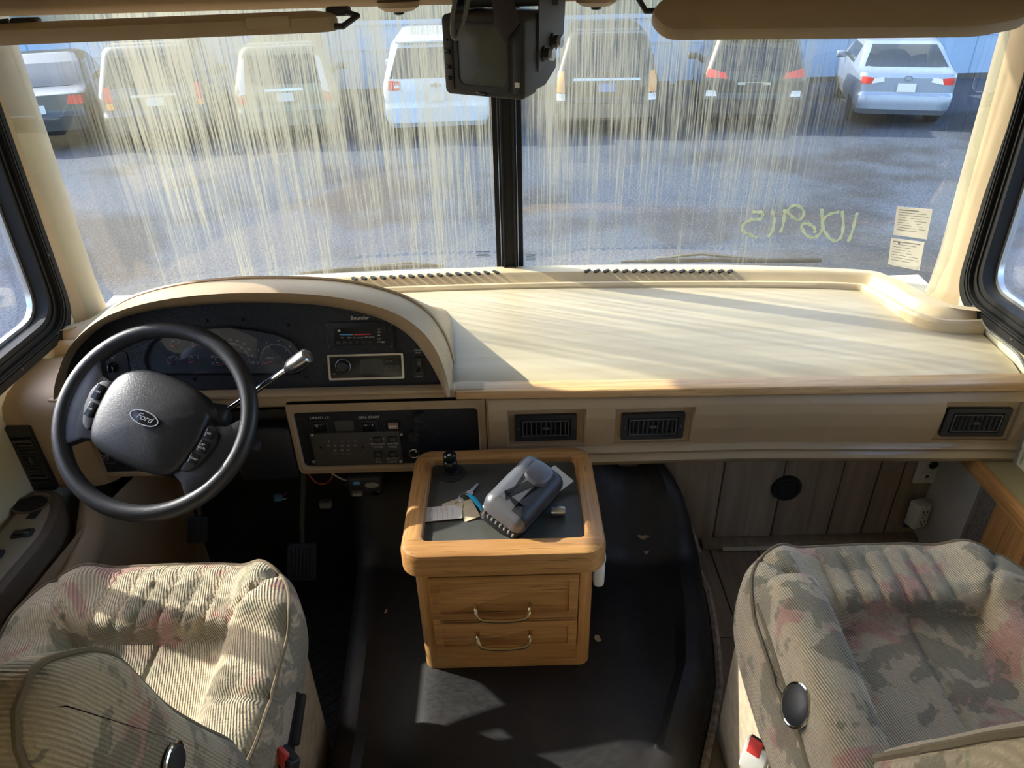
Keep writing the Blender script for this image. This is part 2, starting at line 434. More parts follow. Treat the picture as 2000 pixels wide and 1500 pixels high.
# ================================================================ the setting
WL, WR = -1.20, 1.24                       # inner faces of the side walls
FZ = .10                                   # passenger floor
def struct(o): o['kind'] = 'structure'; return o

# outside ground
mb = MB(); mb.grid([[(-60+i*6, -20+j*6, -1.45) for i in range(21)] for j in range(13)]); g = struct(mb.build('ground', 'gravel'))

# side walls with a window opening; window_2 is the driver's, window_3 the passenger's
def side_wall(name, x, sgn, y0, y1, zb, zt, lean):
    t = .05; mb = MB(); xo = x+sgn*t
    def slab(ya, yb, za, zb_, sl=0):
        vv = []
        for xx in (x, xo): vv += [(xx, ya, za), (xx, yb, za), (xx, yb+sl, zb_), (xx, ya, zb_)]
        mb.add(vv, [(0,1,2,3),(4,7,6,5),(0,4,5,1),(1,5,6,2),(2,6,7,3),(3,7,4,0)])
    slab(-2.6, 1.84, -.5, zb); slab(-2.6, 1.84, zt, 2.0)
    if sgn < 0: slab(-2.6, -2.4, zb, zt); slab(-.2, y0, zb, zt)
    else: slab(-2.6, y0, zb, zt)
    vv = []
    for xx in (x, xo): vv += [(xx, y1, zb), (xx, 1.84, zb), (xx, 1.84, zt), (xx, y1+lean, zt)]
    mb.add(vv, [(0,1,2,3),(4,7,6,5),(0,4,5,1),(1,5,6,2),(2,6,7,3),(3,7,4,0)])
    return struct(mb.build(name, 'wall_cream'))
side_wall('wall_left', WL, -1, .80, 1.755, .82, 1.60, .03)
side_wall('wall_right', WR, 1, .35, 1.775, .82, 1.60, .03)

def side_window(name, x, sgn, y0, y1, zb, zt, lean, label):
    root = thing(name, label, None, (x, (y0+y1)/2, zb), kind='structure')
    M = frame((x, 0, 0), (0, 1, 0), (0, 0, 1)) if sgn > 0 else frame((x, 0, 0), (0, 1, 0), (0, 0, 1))
    # outline in (y, z)
    def outl(d, r): return ccw(rpoly([(y0+d, zb+d), (y1-d, zb+d), (y1+lean-d, zt-d), (y0+d, zt-d)], r, 6))
    o0, o1, o2, o3 = outl(-.012, .10), outl(.022, .085), outl(.052, .07), outl(.060, .065)
    s = -sgn   # local z is +x ; inside is towards -sgn
    mb = MB(M); mb.ring(o0, o1, s*-.01, s*.016); mb.build('outer_frame', 'window_black', root)
    mb = MB(M); mb.ring(o1, o2, s*-.045, s*.004); mb.build('inner_frame', 'window_black', root)
    for d in (.006, .014):
        a, b = outl(d, .09), outl(d+.004, .09); mb = MB(M); mb.ring(a, b, s*.01, s*.020); mb.build('frame_rib', 'window_black', root)
    a, b = outl(.034, .08), outl(.038, .08); mb = MB(M); mb.ring(a, b, 0, s*.009); mb.build('frame_rib', 'window_black', root)
    mb = MB(M); mb.ring(o2, o3, s*-.045, s*-.03); mb.build('glass_seal', 'silver_trim', root)
    mb = MB(M); mb.prism(outl(.054, .068), s*-.040, s*-.036); mb.build('pane', 'side_glass', root)
    # middle mullion of the sliding window
    mb = MB(); mb.box((x+sgn*.02, 1.12, (zb+zt)/2), (.05, .040, zt-zb-.08)); mb.build('mullion', 'window_black', root)
    for (yy, zz) in [(y1-.25, zb+.004), (y1-.08, zb+.012), (y1-.002, zb+.2), (y1+.01, zb+.42)]:
        mb = MB(frame((x-sgn*.016, yy, zz), (0, 1, 0), (0, 0, 1))); mb.lathe([(.0045, -.003), (.0045, .002), (.002, .004)] if sgn < 0 else [(.002, -.004), (.0045, -.002), (.0045, .003)], 8); mb.build('screw', 'dark_grey', root)
side_window('window_2', WL, -1, .80, 1.755, .82, 1.60, .03, 'black framed driver side window beside the steering wheel')
side_window('window_3', WR, 1, .35, 1.775, .82, 1.60, .03, 'black framed passenger side window beside the dash end')

# unseen window added for fill light; unseen rear wall added to darken the cab
for nm, x, lb in (('fill_window', WL, 'unseen side window added behind the driver for fill light'),):
    r_ = thing(nm, lb, None, (x, -1.35, .82), kind='structure')
    for zz in (.83, 1.59): MB().box((x, -1.3, zz), (.06, 2.2, .03)).build('frame_bar', 'window_black', r_)
    for yy in (-2.39, -1.3, -.21): MB().box((x, yy, 1.21), (.06, .03, .78)).build('frame_bar', 'window_black', r_)
    MB().box((x, -1.3, 1.21), (.004, 2.18, .76)).build('pane', 'side_glass', r_)
struct(MB().box((.02, -2.62, 1.0), (2.56, .05, 2.4)).build('added_wall_back', 'wall_cream'))

# ceiling and header
mb = MB(); mb.box((.02, -.24, 2.0), (2.6, 4.6, .06)); struct(mb.build('ceiling', 'ceiling_cloth'))
mb = MB()
rows = []
for x in [WL-.03+i*(WR-WL+.06)/24 for i in range(25)]:
    rows.append([(x, 1.68, 1.98), (x, 1.71, 1.75), (x, 1.73, 1.62), (x, 1.742, 1.580), (x, 1.765, 1.563), (x, 1.80, 1.566), (x, 1.82, 1.60), (x, 1.84, 1.98)])
mb.grid(rows); mb.box((.02, 2.03, 1.92), (2.46, .05, .20)); struct(mb.build('trim_1', 'header_tan'))
tag(bpy.data.objects['trim_1'], 'tan padded header above the windshield')

# A-pillars: padded columns, narrowing inwards at the top
def pillar(name, xb, xt, sgn, label):
    mb = MB(); rows = []
    for k in range(13):
        t = k/12; z = .72+t*1.12; x = xb+(xt-xb)*t; fl = .035*max(0, 1-t*7)**2
        o = [(x-sgn*(.030+fl), 1.885), (x-sgn*(.036+fl), 1.865), (x-sgn*(.034+fl), 1.84), (x-sgn*.022, 1.81-fl), (x, 1.786-fl), (x+sgn*.032, 1.785-fl), (x+sgn*.06, 1.80), (x+sgn*.075, 1.93)]
        rows.append([(a, b, z) for a, b in o])
    mb.grid(rows); return struct(tag(mb.build(name, 'pillar_tan'), label))
pillar('trim_2', -1.200, -1.178, -1, 'tan padded pillar left of the windshield')
pillar('trim_3', 1.246, 1.212, 1, 'tan padded pillar right of the windshield')

# windshield: two curved panes, rubber gasket, centre post
GL = [(0, 2.085), (.25, 2.082), (.45, 2.072), (.65, 2.055), (.82, 2.03), (.96, 1.995), (1.05, 1.955), (1.11, 1.905), (1.15, 1.85), (1.19, 1.80)]
def glass_y(x, z):
    a = abs(x)/(1.04 if x > 0 else .985)
    for (x0, y0), (x1, y1) in zip(GL, GL[1:]):
        if a <= x1: return y0+(y1-y0)*(a-x0)/(x1-x0)-(z-.82)*.03
    return GL[-1][1]-(z-.82)*.03
ws = thing('window_1', 'streaked two piece windshield with black centre post', None, (0, 2.08, .8), kind='structure')
gx = [p[0] for p in spline([(x, 0) for x, y in GL], 3)]
for sgn, nm in ((-1, 'pane'), (1, 'pane')):
    mb = MB(); k = 1.04 if sgn > 0 else .985
    xs = [sgn*x*k for x in gx]
    rows = [[(x, glass_y(x, z), z) for x in xs] for z in [.74+i*1.10/8 for i in range(9)]]
    mb.grid(rows); mb.build(nm, 'windshield_glass', ws)
mb = MB(); mb.box((.004, 2.065, 1.29), (.050, .03, 1.10)); mb.build('centre_post', 'post_black', ws)
for dx in (-.016, .016):
    mb = MB(); mb.box((.004+dx, 2.047, 1.29), (.006, .012, 1.10), bev=.002); mb.build('post_rib', 'post_black', ws)
for dx in (-.034, .034):
    mb = MB(); mb.box((.004+dx, 2.072, 1.29), (.014, .012, 1.10)); mb.build('gasket', 'window_black', ws)

# firewall boards under the passenger dash
wf = thing('wall_front', 'grey brown plank wall under the passenger dash', None, (.8, 1.6, FZ), kind='structure')
mb = MB(); mb.box((.02, 1.68, .30), (2.44, .02, .80)); mb.build('backing', 'black_matte', wf)
xs = [.18, .355, .425, .60, .775, .945, 1.05, 1.12, 1.24]
for a, b in zip(xs, xs[1:]):
    mb = MB(); mb.box(((a+b)/2, 1.612, .33), (b-a-.004, .02, .52), bev=.002, seg=1); mb.build('plank', 'plank_wall', wf)
# floor: planks
fl = thing('floor', 'grey brown vinyl plank floor', None, (.8, .8, FZ), kind='structure')
mb = MB(); mb.box((.75, -.4, FZ-.03), (1.0, 4.1, .03)); mb.box((-.8, -.4, -.03), (.8, 4.1, .03)); mb.box((0, -.4, -.06), (2.5, 4.1, .03)); mb.build('subfloor', 'black_matte', fl)
random.seed(3)
x = .34
for wd in (.13, .115, .14, .14, .14, .14, .14):
    cuts = [-1.2, .1+random.random()*.5, 1.1+random.random()*.25, 1.60]
    for a, b in zip(cuts, cuts[1:]):
        mb = MB(); mb.box((x+wd/2, (a+b)/2, FZ-.006), (wd-.003, b-a-.003, .012), bev=.0015, seg=1); mb.build('plank', 'plank_floor', fl)
    x += wd
x = -1.2
for wd in (.2, .2, .2, .2, .04):
    mb = MB(); mb.box((x+wd/2, .1, -.006), (wd-.003, 2.0, .012), bev=.0015, seg=1); mb.build('plank', 'plank_floor', fl)
    x += wd
# kick board and quarter round at the foot of the planks
mb = MB(); mb.box((.95, 1.585, FZ+.012), (.78, .035, .024), bev=.004); mb.build('kick_strip', 'plank_floor', fl)
mb = MB(); mb.box((.70, 1.562, FZ+.010), (.16, .010, .006)); mb.build('edge_strip', 'off_white', fl)
# driver's footwell: black firewall, left kick panel
mb = MB(); mb.box((-.70, 1.70, .30), (1.0, .02, .70)); tag(struct(mb.build('trim_4', 'black_matte')), 'black firewall behind the pedals')
mb = MB()
mb.grid([[(-.98, 1.70, z), (-1.0, 1.5, z), (-1.04, 1.3, z), (-1.06, 1.0, z), (-1.06, .2, z)] for z in (-.02, .3, .5)]); tag(struct(mb.build('trim_5', 'vinyl_tan')), 'tan kick panel left of the pedals')
# right hand footwell side
mb = MB(); mb.box((1.225, 1.52, .33), (.03, .19, .48)); tag(struct(mb.build('trim_6', 'wall_grey')), 'grey side panel at the right end of the plank wall')

# ================================================================ dashboard
DB = thing('dashboard', 'long cream vinyl dashboard with oak strip running below the windshield', 'dashboard', (.5, 1.6, .55))
# flat lid
mb = MB(); rows = []
for i in range(13):
    t = i/12; y = 1.462+t*.52; rows.append([(x, y, .768+.034*t-.010*max(0, 1-t*14)**2) for x in [WL+.01+k*(WR-WL-.02)/40 for k in range(41)]])
mb.grid(rows); mb.box((.02, 1.72, .735), (2.40, .50, .05)); mb.build('dash_lid', 'dash_top_vinyl', DB)
# raised strip along the glass, bending forward at both ends
INN = [(-1.20, 1.66), (-1.09, 1.675), (-1.04, 1.72), (-1.00, 1.85), (-.96, 1.905), (-.6, 1.948), (0, 1.963), (.6, 1.940), (.97, 1.905), (1.03, 1.865), (1.062, 1.74), (1.10, 1.672), (1.16, 1.648), (1.235, 1.645)]
OUT = [(-1.20, 1.70), (-1.14, 1.76), (-1.12, 1.86), (-1.05, 1.95), (-.93, 1.995), (-.6, 2.030), (0, 2.052), (.6, 2.025), (1.02, 1.962), (1.10, 1.90), (1.135, 1.80), (1.16, 1.72), (1.20, 1.692), (1.235, 1.685)]
ip, op = spline([(*p, 0) for p in INN], 8), spline([(*p, 0) for p in OUT], 8)
def lip(prof, name, m):
    rows = []
    for a, b in zip(ip, op):
        L = (b-a).length; d = (b-a)/max(L, 1e-6); rows.append([a+d*(s if s < 0 else (s if s <= .04 else L+(s-.5)))+Vector((0, 0, z)) for s, z in prof])
    mb = MB(); mb.grid(rows); return mb.build(name, m, DB)
lip([(-.004, .770), (-.004, .806), (.002, .813), (.010, .814), (.017, .808), (.018, .790)], 'seam_bead', 'vinyl_cream')
lip([(.017, .780), (.019, .806), (.024, .810), (.034, .828), (.040, .834), (.470, .836), (.5, .834), (.515, .80), (.52, .74)], 'vent_strip', 'vinyl_cream')
for (ua, xa, ya, xb, yb, lean) in ((0, -.462, 1.987, -.040, 2.008, -1), (1, .236, 2.000, .655, 1.968, 1)):
    for k in range(16):
        t = k/15; x = xa+(xb-xa)*t; y = ya+(yb-ya)*t-.006*(1-(2*t-1)**2)*0
        M = frame((x, y, .8355), (cos(lean*.75), sin(lean*.75), 0), (-sin(lean*.75), cos(lean*.75), 0))
        mb = MB(M); mb.prism(rrect(.024, .0105, .005, 4), -.004, .0016); mb.build('vent_slot', 'black_matte', DB)  # black capsules stand in for the shade inside the slots
# oak strip
mb = MB(); a, b = Vector((-.135, 1.452, .762)), Vector((1.236, 1.424, .762)); d = (b-a)
mb.box((a+b)/2, (d.length, .050, .022), rot=(0, 0, math.atan2(d.y, d.x)), bev=.005, seg=3); mb.build('oak_strip', 'oak_trim_x', DB)

# padded fascia with recesses for the vents
VENTS = [(.004, .155, .628, .702), (.264, .417, .624, .699), (1.040, 1.190, .624, .705)]
RZ = [(.614, .724), (.612, .722), (.612, .728)]
def fascia_y(z):
    P = [(.758, 1.446), (.752, 1.434), (.742, 1.422), (.728, 1.414), (.70, 1.410), (.66, 1.414), (.62, 1.424), (.604, 1.428)]
    for (z0, y0), (z1, y1) in zip(P, P[1:]):
        if z >= z1: return y0+(y1-y0)*(z0-z)/(z0-z1)
    return P[-1][1]
rec = [(v[0]-.014, v[1]+.016, *rz) for v, rz in zip(VENTS, RZ)]
xs = set([-.058+i*(WR+.058)/60 for i in range(61)]); zs = set([.758-i*.154/40 for i in range(41)]) 
for a, b, c, d in rec: xs |= {a-.005, a, b, b+.005}; zs |= {c-.004, c, d, d+.004}
xs = sorted(xs); zs = sorted(zs, reverse=True); rows = []
for x in xs:
    r = []
    for z in zs:
        y = fascia_y(z)
        for a, b, c, d in rec:
            if a <= x <= b and c <= z <= d: y = max(y, 1.434)
        yr = y-.030*max(0, (x-.6)/.64)**1.0
        r.append((x, yr, z))
    rows.append(r)
mb = MB(); mb.grid(rows); mb.build('fascia', 'vinyl_tan', DB)
# glossy moulded rail under the fascia
prof = [(1.434, .606), (1.420, .602), (1.414, .594), (1.418, .586), (1.424, .583), (1.418, .578), (1.414, .566), (1.422, .550), (1.440, .540), (1.50, .538)]
mb = MB(); mb.grid([[(x, y-.030*max(0, (x-.6)/.64), z) for y, z in prof] for x in [-.058+i*(WR+.058)/30 for i in range(31)]]); mb.build('lower_rail', 'rail_tan', DB)
def air_vent(root, M, w_, h_, n, vertical=True):
    """black louvre set; local x/y span the face, z points at the viewer"""
    mb = MB(M); mb.ring(rrect(w_, h_, .004, 2), rrect(w_*.80, h_*.70, .003, 2), -.004, .008)
    fr_ = mb.build('air_vent', 'black_plastic', root)
    mb = MB(M); mb.box((0, 0, -.002), (w_*.82, h_*.72, .002)); mb.build('backing', 'black_matte', fr_)
    mb = MB(M); mb.ring(rrect(w_*.76, h_*.62, .002, 2), rrect(w_*.72, h_*.54, .002, 2), -.002, .010); mb.build('louver_frame', 'dark_grey', fr_)
    for k in range(n):
        t = (k+.5)/n-.5
        mb = MB(M)
        if vertical: mb.box((t*w_*.70, 0, .004), (.0016, h_*.54, .008), rot=(0, .3, 0))
        else: mb.box((0, t*h_*.50, .004), (w_*.72, .0016, .008), rot=(.3, 0, 0))
        mb.build('louver', 'dark_grey', fr_)
    mb = MB(M); mb.box((0, 0, .008), (w_*.10, h_*.10, .005), bev=.001); mb.box((0, 0, .006), (w_*.15, .0018, .006)); mb.build('louver_tab', 'dark_grey', fr_)
    for s in (-1, 1):
        mb = MB(M)
        c = (s*w_*.445, 0) if vertical else (0, s*h_*.445)
        mb.lathe([(.003, .006), (.003, .0095), (.0015, .0105)], 8, Matrix.Translation((*c, 0))); mb.build('screw', 'dark_grey', fr_)
for (a, b, c, d), sl in zip(VENTS, (0, 0, -.047)):
    xm = (a+b)/2; M = frame((xm, 1.432-.030*max(0, (xm-.6)/.64), (c+d)/2), (1, sl, 0), (0, 0, 1)); air_vent(DB, M, b-a, d-c, 9)

# ---------------------------------------------------------------- driver's lower dash
LD = thing('lower_dash', 'tan moulded lower dash around the steering column', 'dashboard', (-.6, 1.45, .54))
mb = MB(); mb.box((-.63, 1.455, .757), (1.14, .05, .036), bev=.010, seg=3); mb.build('upper_rail', 'vinyl_tan', LD)
def bez(name, x0, x1, z0, z1, wl, wr, wt, wb_, r, mname):
    o = rrect(x1-x0, z1-z0, r, 5, (x0+x1)/2, (z0+z1)/2); i = rrect(x1-x0-wl-wr, z1-z0-wt-wb_, r*.6, 5, (x0+wl+x1-wr)/2, (z0+wb_+z1-wt)/2)
    M = frame((0, 1.44, 0), (1, 0, 0), (0, 0, 1)); mb = MB(M)
    rings = [(o, -.03), (o, .004), (inset(o, .004), .010), (inset(i, -.004), .010), (i, .005), (i, -.012)]
    n = len(o); vv = []; fs = []
    for p, h in rings: vv += [(q[0], q[1], h) for q in p]
    for k in range(len(rings)-1):
        for j in range(n): fs.append((k*n+j, k*n+(j+1) % n, (k+1)*n+(j+1) % n, (k+1)*n+j))
    mb.add(vv, fs, True); return mb.build(name, mname, LD)
bez('panel_bezel', -.546, -.063, .536, .762, .016, .022, .040, .020, .018, 'vinyl_tan')
mb = MB(); mb.box((-.040, 1.446, .65), (.018, .03, .20), bev=.006); mb.box((-.060, 1.442, .65), (.006, .03, .205), bev=.003); mb.build('end_moulding', 'vinyl_tan', LD)
# left corner pod with its own vent
rows = []
for x, cap in ((-1.21, 0), (-1.16, 0), (-1.09, 0), (-1.05, .004), (-1.03, .014), (-1.02, .04), (-1.018, .10)):
    rows.append([(x, 1.60, .80), (x, 1.50+cap, .798-cap*.1), (x, 1.45+cap, .79-cap*.2), (x, 1.418+cap, .772-cap*.2), (x, 1.405+cap, .745), (x, 1.405+cap, .64), (x, 1.41+cap, .56), (x, 1.42+cap, .525), (x, 1.45+cap, .51), (x, 1.60, .51)])
mb = MB(); mb.grid(rows); mb.build('corner_pod', 'vinyl_tan', LD)
air_vent(LD, frame((-1.172, 1.404, .632), (1, 0, 0), (-.02, 0, 1)), .060, .190, 10, False)
# leveling panel bezel
mb = MB(); mb.box((-.925, 1.445, .552), (.22, .03, .016), bev=.005); mb.box((-.925, 1.452, .66), (.24, .02, .21)); mb.build('leveling_bezel', 'vinyl_tan', LD)
mb = MB(); mb.lathe([(.0, .006), (.003, .006), (.0045, .003), (.0045, 0)][::-1], 10, frame((-0.151, 1.430, 0.765), (1, 0, 0), (0, 0, 1))); mb.build('screw', 'silver_trim', LD)
# black knee cover in the column opening
mb = MB(); mb.box((-.70, 1.50, .64), (.36, .06, .22), bev=.02, seg=3); mb.box((-.62, 1.455, .60), (.15, .06, .16), bev=.015, seg=3); mb.build('knee_cover', 'black_plastic', LD)

# ---------------------------------------------------------------- instrument panel under its hood
IP = thing('instrument_panel', 'hooded black instrument panel with gauges, radio and heater controls behind the steering wheel', 'instrument panel', (-.6, 1.5, .775))
LIPO = [(-1.070, 1.430, 0.792), (-1.056, 1.430, 0.826), (-1.030, 1.430, 0.872), (-0.996, 1.430, 0.917), (-0.947, 1.430, 0.960), (-0.879, 1.430, 0.999), (-0.787, 1.430, 1.026), (-0.683, 1.430, 1.040), (-0.571, 1.430, 1.044), (-0.439, 1.430, 1.037), (-0.342, 1.430, 1.020), (-0.256, 1.430, 0.988), (-0.201, 1.430, 0.944), (-0.170, 1.430, 0.891), (-0.153, 1.430, 0.830), (-0.146, 1.430, 0.769)]
PANI = [(-1.072, 1.463, 0.783), (-1.065, 1.471, 0.810), (-1.049, 1.483, 0.845), (-1.024, 1.494, 0.879), (-0.982, 1.505, 0.913), (-0.923, 1.516, 0.946), (-0.834, 1.523, 0.969), (-0.728, 1.526, 0.979), (-0.615, 1.527, 0.982), (-0.478, 1.526, 0.976), (-0.378, 1.521, 0.961), (-0.293, 1.512, 0.935), (-0.238, 1.500, 0.897), (-0.205, 1.485, 0.852), (-0.178, 1.470, 0.805), (-0.163, 1.459, 0.772)]
lo, pi_ = spline(LIPO, 4), spline(PANI, 4)
rows = []
n = len(lo)
for i, (a, b) in enumerate(zip(lo, pi_)):
    t = i/(n-1); cz = .80; side = abs(2*t-1)
    h = max(0, a.z-cz)
    def back(y, kz, kx):
        return Vector((-.60+(a.x+.60)*kx, y, cz-.03+(h+.03)*kz))
    mid = (a+b)/2
    rows.append([b+Vector((0, .012, 0)), b, b*.75+a*.25+Vector((0, -.030, 0)), b*.35+a*.65+Vector((0, -.028, .0)), a+Vector((0, -.010, 0)), a+Vector((0, .006, .002)), back(1.47, 1.0, 1.012), back(1.53, .955, 1.010), back(1.60, .83, 1.0), back(1.70, .58, .985), back(1.80, .30, .97), back(1.90, .04, .95), back(1.91, -.4, .95)])
mb = MB(); mb.grid(rows); mb.build('hood', 'vinyl_tan', IP)
# bead on the hood's flank
mb = MB(); mb.tube([r[7]+(r[7]-Vector((-.6, r[7].y, .8))).normalized()*.001 for r in rows], .005, 6); mb.build('hood_bead', 'vinyl_tan', IP)
mb = MB(); mb.box((-.615, 1.440, .776), (.96, .03, .012), bev=.004); mb.build('hood_sill', 'vinyl_tan', IP)
mb = MB(); out = [(p.x, p.z) for p in pi_]
vv = [Vector((p.x, p.y, p.z)) for p in pi_]; vb = [v+Vector((0, .02, 0)) for v in vv]; n = len(vv)
mb.add(vv+vb, [tuple(range(n)), tuple(range(2*n-1, n-1, -1))]+[(i, (i+1) % n, n+(i+1) % n, n+i) for i in range(n)]); plate = mb.build('face_plate', 'panel_black', IP)
EX, EY = (1, 0, 0), (0, .07, .215)
def cf(p): return frame(p, EX, EY)
def crect(pa, pb):
    """frame at the centre of two opposite corners on the panel, plus width and height"""
    a, b = Vector(pa), Vector(pb); c = (a+b)/2; return cf(c), abs(b.x-a.x), abs((b-a).dot(Vector(EY).normalized()))
# gauge cluster
gm = cf((-0.6773, 1.4881, 0.8612)); gi = gm.inverted()
GO = [tuple((gi @ Vector(p))[:2]) for p in [(-0.868, 1.484, 0.847), (-0.862, 1.490, 0.866), (-0.848, 1.497, 0.889), (-0.826, 1.502, 0.905), (-0.791, 1.505, 0.914), (-0.730, 1.507, 0.920), (-0.694, 1.508, 0.923), (-0.652, 1.508, 0.923), (-0.598, 1.506, 0.915), (-0.551, 1.502, 0.905), (-0.514, 1.497, 0.888), (-0.495, 1.489, 0.864), (-0.491, 1.483, 0.845), (-0.494, 1.477, 0.826), (-0.502, 1.472, 0.813), (-0.519, 1.471, 0.809), (-0.842, 1.474, 0.817), (-0.862, 1.477, 0.826)]]
GO = ccw(GO)
GC = MB(gm).prism(GO, -.001, .003).build('gauge_cluster', 'gauge_plate', IP)
MB(gm).ring(GO, inset(GO, .004), .003, .010).build('cluster_rim', 'black_gloss', GC)
mbw = MB(); mbd = MB(); mbr = MB()
def dial(cpx, r, a0, a1, nmaj, nmin, labels, lsize, needle, arc=True):
    c = Vector(cpx); M = cf(c) @ Matrix.Translation((0, 0, .0035))
    for k in range((nmaj-1)*nmin+1):
        a = a0+(a1-a0)*k/((nmaj-1)*nmin); big = k % nmin == 0; l = .006 if big else .003
        mbw.box(((r-l/2)*cos(a), (r-l/2)*sin(a), 0), (l, .0011 if big else .0007, .0004), rot=(0, 0, a)) if False else mbw.add(
            *boxvf(l, .0012 if big else .0008, .0004), False, M @ Matrix.Translation(((r-l/2)*cos(a), (r-l/2)*sin(a), 0)) @ Matrix.Rotation(a, 4, 'Z'))
    if arc:
        m = 28; pts = [(r*cos(a0+(a1-a0)*k/m), r*sin(a0+(a1-a0)*k/m), 0) for k in range(m+1)]
        mbw.tube(pts, .0004, 4, M=M)
    for k, s in enumerate(labels):
        if not s: continue
        a = a0+(a1-a0)*k/(len(labels)-1); rr = r+lsize*.95
        text_mb(mbw, s, lsize, M @ Matrix.Translation((rr*cos(a), rr*sin(a), 0)))
    na, nl, nr = needle
    mbr.add(*boxvf(nl, .0018, .0006), False, M @ Matrix.Translation(((nr+nl/2)*cos(na), (nr+nl/2)*sin(na), .0012)) @ Matrix.Rotation(na, 4, 'Z'))
    return M
def boxvf(a, b, c):
    x, y, z = a/2, b/2, c/2
    return [(-x,-y,-z),(x,-y,-z),(x,y,-z),(-x,y,-z),(-x,-y,z),(x,-y,z),(x,y,z),(-x,y,z)], [(0,3,2,1),(4,5,6,7),(0,1,5,4),(1,2,6,5),(2,3,7,6),(3,0,4,7)]
R_ = radians
dial((-0.6609, 1.4833, 0.8467), .040, R_(190), R_(-10), 11, 2, ['0', '10', '20', '', '40', '50', '60', '70', '80', '90', '100'], .0080, (R_(200), .026, .013))
dial((-0.5566, 1.4825, 0.8440), .038, R_(188), R_(5), 6, 3, ['0', '1', '2', '3', '4', '5'], .0085, (R_(196), .026, .012))
for p in ((-0.7884, 1.4951, 0.8828), (-0.7374, 1.4954, 0.8838), (-0.8009, 1.4830, 0.8455), (-0.7497, 1.4833, 0.8466)): dial(p, .014, R_(200), R_(45), 3, 2, [], .005, (R_(190), .012, .003))
text_mb(mbw, 'MPH', .0055, cf((-0.6859, 1.4847, 0.8509)) @ Matrix.Translation((0, 0, .0035))); text_mb(mbw, 'RPMx1000', .0055, cf((-0.5683, 1.4837, 0.8479)) @ Matrix.Translation((0, 0, .0035)))
text_mb(mbw, '127', .007, cf((-0.6542, 1.4947, 0.8817)) @ Matrix.Translation((0, 0, .0035))); text_mb(mbw, 'R', .008, cf((-0.6754, 1.4804, 0.8376)) @ Matrix.Translation((0, 0, .0035)))
mbw.build('dial_markings', 'white_print', GC); mbr.build('needles', 'red_print', GC)
for p, rr in (((-0.6610, 1.4830, 0.8455), .010), ((-0.5542, 1.4821, 0.8428), .010), ((-0.7906, 1.4928, 0.8758), .006), ((-0.8003, 1.4814, 0.8408), .006)):
    mb = MB(cf(p)); mb.lathe([(rr, .003), (rr, .005), (rr*.8, .006)], 16); mb.build('needle_hub', 'black_plastic', GC)
mb = MB(gm); mb.prism(inset(GO, .0035), .0085, .0095); mb.build('gauge_lens', 'gauge_lens', GC)
for p in [(-0.711, 1.513, 0.936), (-0.627, 1.513, 0.937), (-0.522, 1.508, 0.921), (-0.862, 1.470, 0.804), (-0.757, 1.469, 0.803), (-0.491, 1.468, 0.801)]:
    mb = MB(cf(p)); mb.lathe([(.0042, -.001), (.0042, .001), (.003, .0025), (.001, .003)], 10); mb.build('screw', 'black_gloss', IP)
# headlight switch plate
M, w_, h_ = crect((-1.0008, 1.4915, 0.8718), (-0.9084, 1.4668, 0.7960)); hp = MB(M).prism(rrect(w_, h_, .008), 0, .003, .001).build('headlight_plate', 'black_plastic', IP)
mb = MB(cf((-0.9459, 1.4799, 0.8362))); mb.lathe([(.013, .003), (.012, .006), (.010, .007), (.010, .016), (.008, .018)], 20); mb.box((0, 0, .018), (.004, .020, .012), bev=.0015); mb.build('headlight_knob', 'black_gloss', hp)
mb = MB(cf((-0.9847, 1.4779, 0.8301))); mb.tube([(.011*cos(a), .011*sin(a), .005) for a in [2*pi*k/24 for k in range(24)]], .0022, 6, True); mb.lathe([(.010, .002), (.010, .004), (.006, .003)], 20); mb.build('ignition_ring', 'dark_grey', hp)
mb = MB(); text_mb(mb, 'PANEL', .0045, cf((-0.9428, 1.4887, 0.8633)) @ Matrix.Translation((0, 0, .0034))); text_mb(mb, 'DIM', .0045, cf((-0.9437, 1.4868, 0.8574)) @ Matrix.Translation((0, 0, .0034))); mb.build('lettering', 'white_print', hp)
# heater control
M, w_, h_ = crect((-0.4325, 1.5088, 0.9248), (-0.2743, 1.4882, 0.8616)); cp = MB(M).prism(rrect(w_, h_, .004), 0, .004, .001).build('heater_control', 'panel_black', IP)
M2, w2, h2 = crect((-0.4155, 1.5049, 0.9128), (-0.2919, 1.4914, 0.8714)); MB(M2).prism(rrect(w2, h2, .002), .002, .0048).build('control_face', 'black_gloss', cp)
for p in [(-0.427, 1.507, 0.920), (-0.278, 1.506, 0.916), (-0.430, 1.491, 0.870), (-0.281, 1.490, 0.868)]: MB(cf(p)).lathe([(.003, .003), (.003, .005), (.001, .006)], 8).build('screw', 'dark_grey', cp)
mb = MB(); mr = MB(); mbl = MB()
def bar(m_, pa, pb, hh, up=.0052): 
    a, b = Vector(pa), Vector(pb); m_.add(*boxvf((b-a).length, hh, .0006), False, frame((a+b)/2, b-a, EY) @ Matrix.Translation((0, 0, up)))
bar(mbl, (-0.4023, 1.4999, 0.8975), (-0.3710, 1.4996, 0.8967), .0028); bar(mr, (-0.3686, 1.4996, 0.8966), (-0.3300, 1.4997, 0.8968), .0028)
for p, s in (((-0.3969, 1.4976, 0.8904), 'A/C'), ((-0.3800, 1.4974, 0.8899), 'VENT'), ((-0.3668, 1.4973, 0.8896), 'B/L'), ((-0.3535, 1.4972, 0.8893), 'FLOOR'), ((-0.3401, 1.4975, 0.8901), 'DEF'), ((-0.3269, 1.4974, 0.8898), 'RECIRC')): text_mb(mb, s, .0042, cf(p) @ Matrix.Translation((0, 0, .0052)))
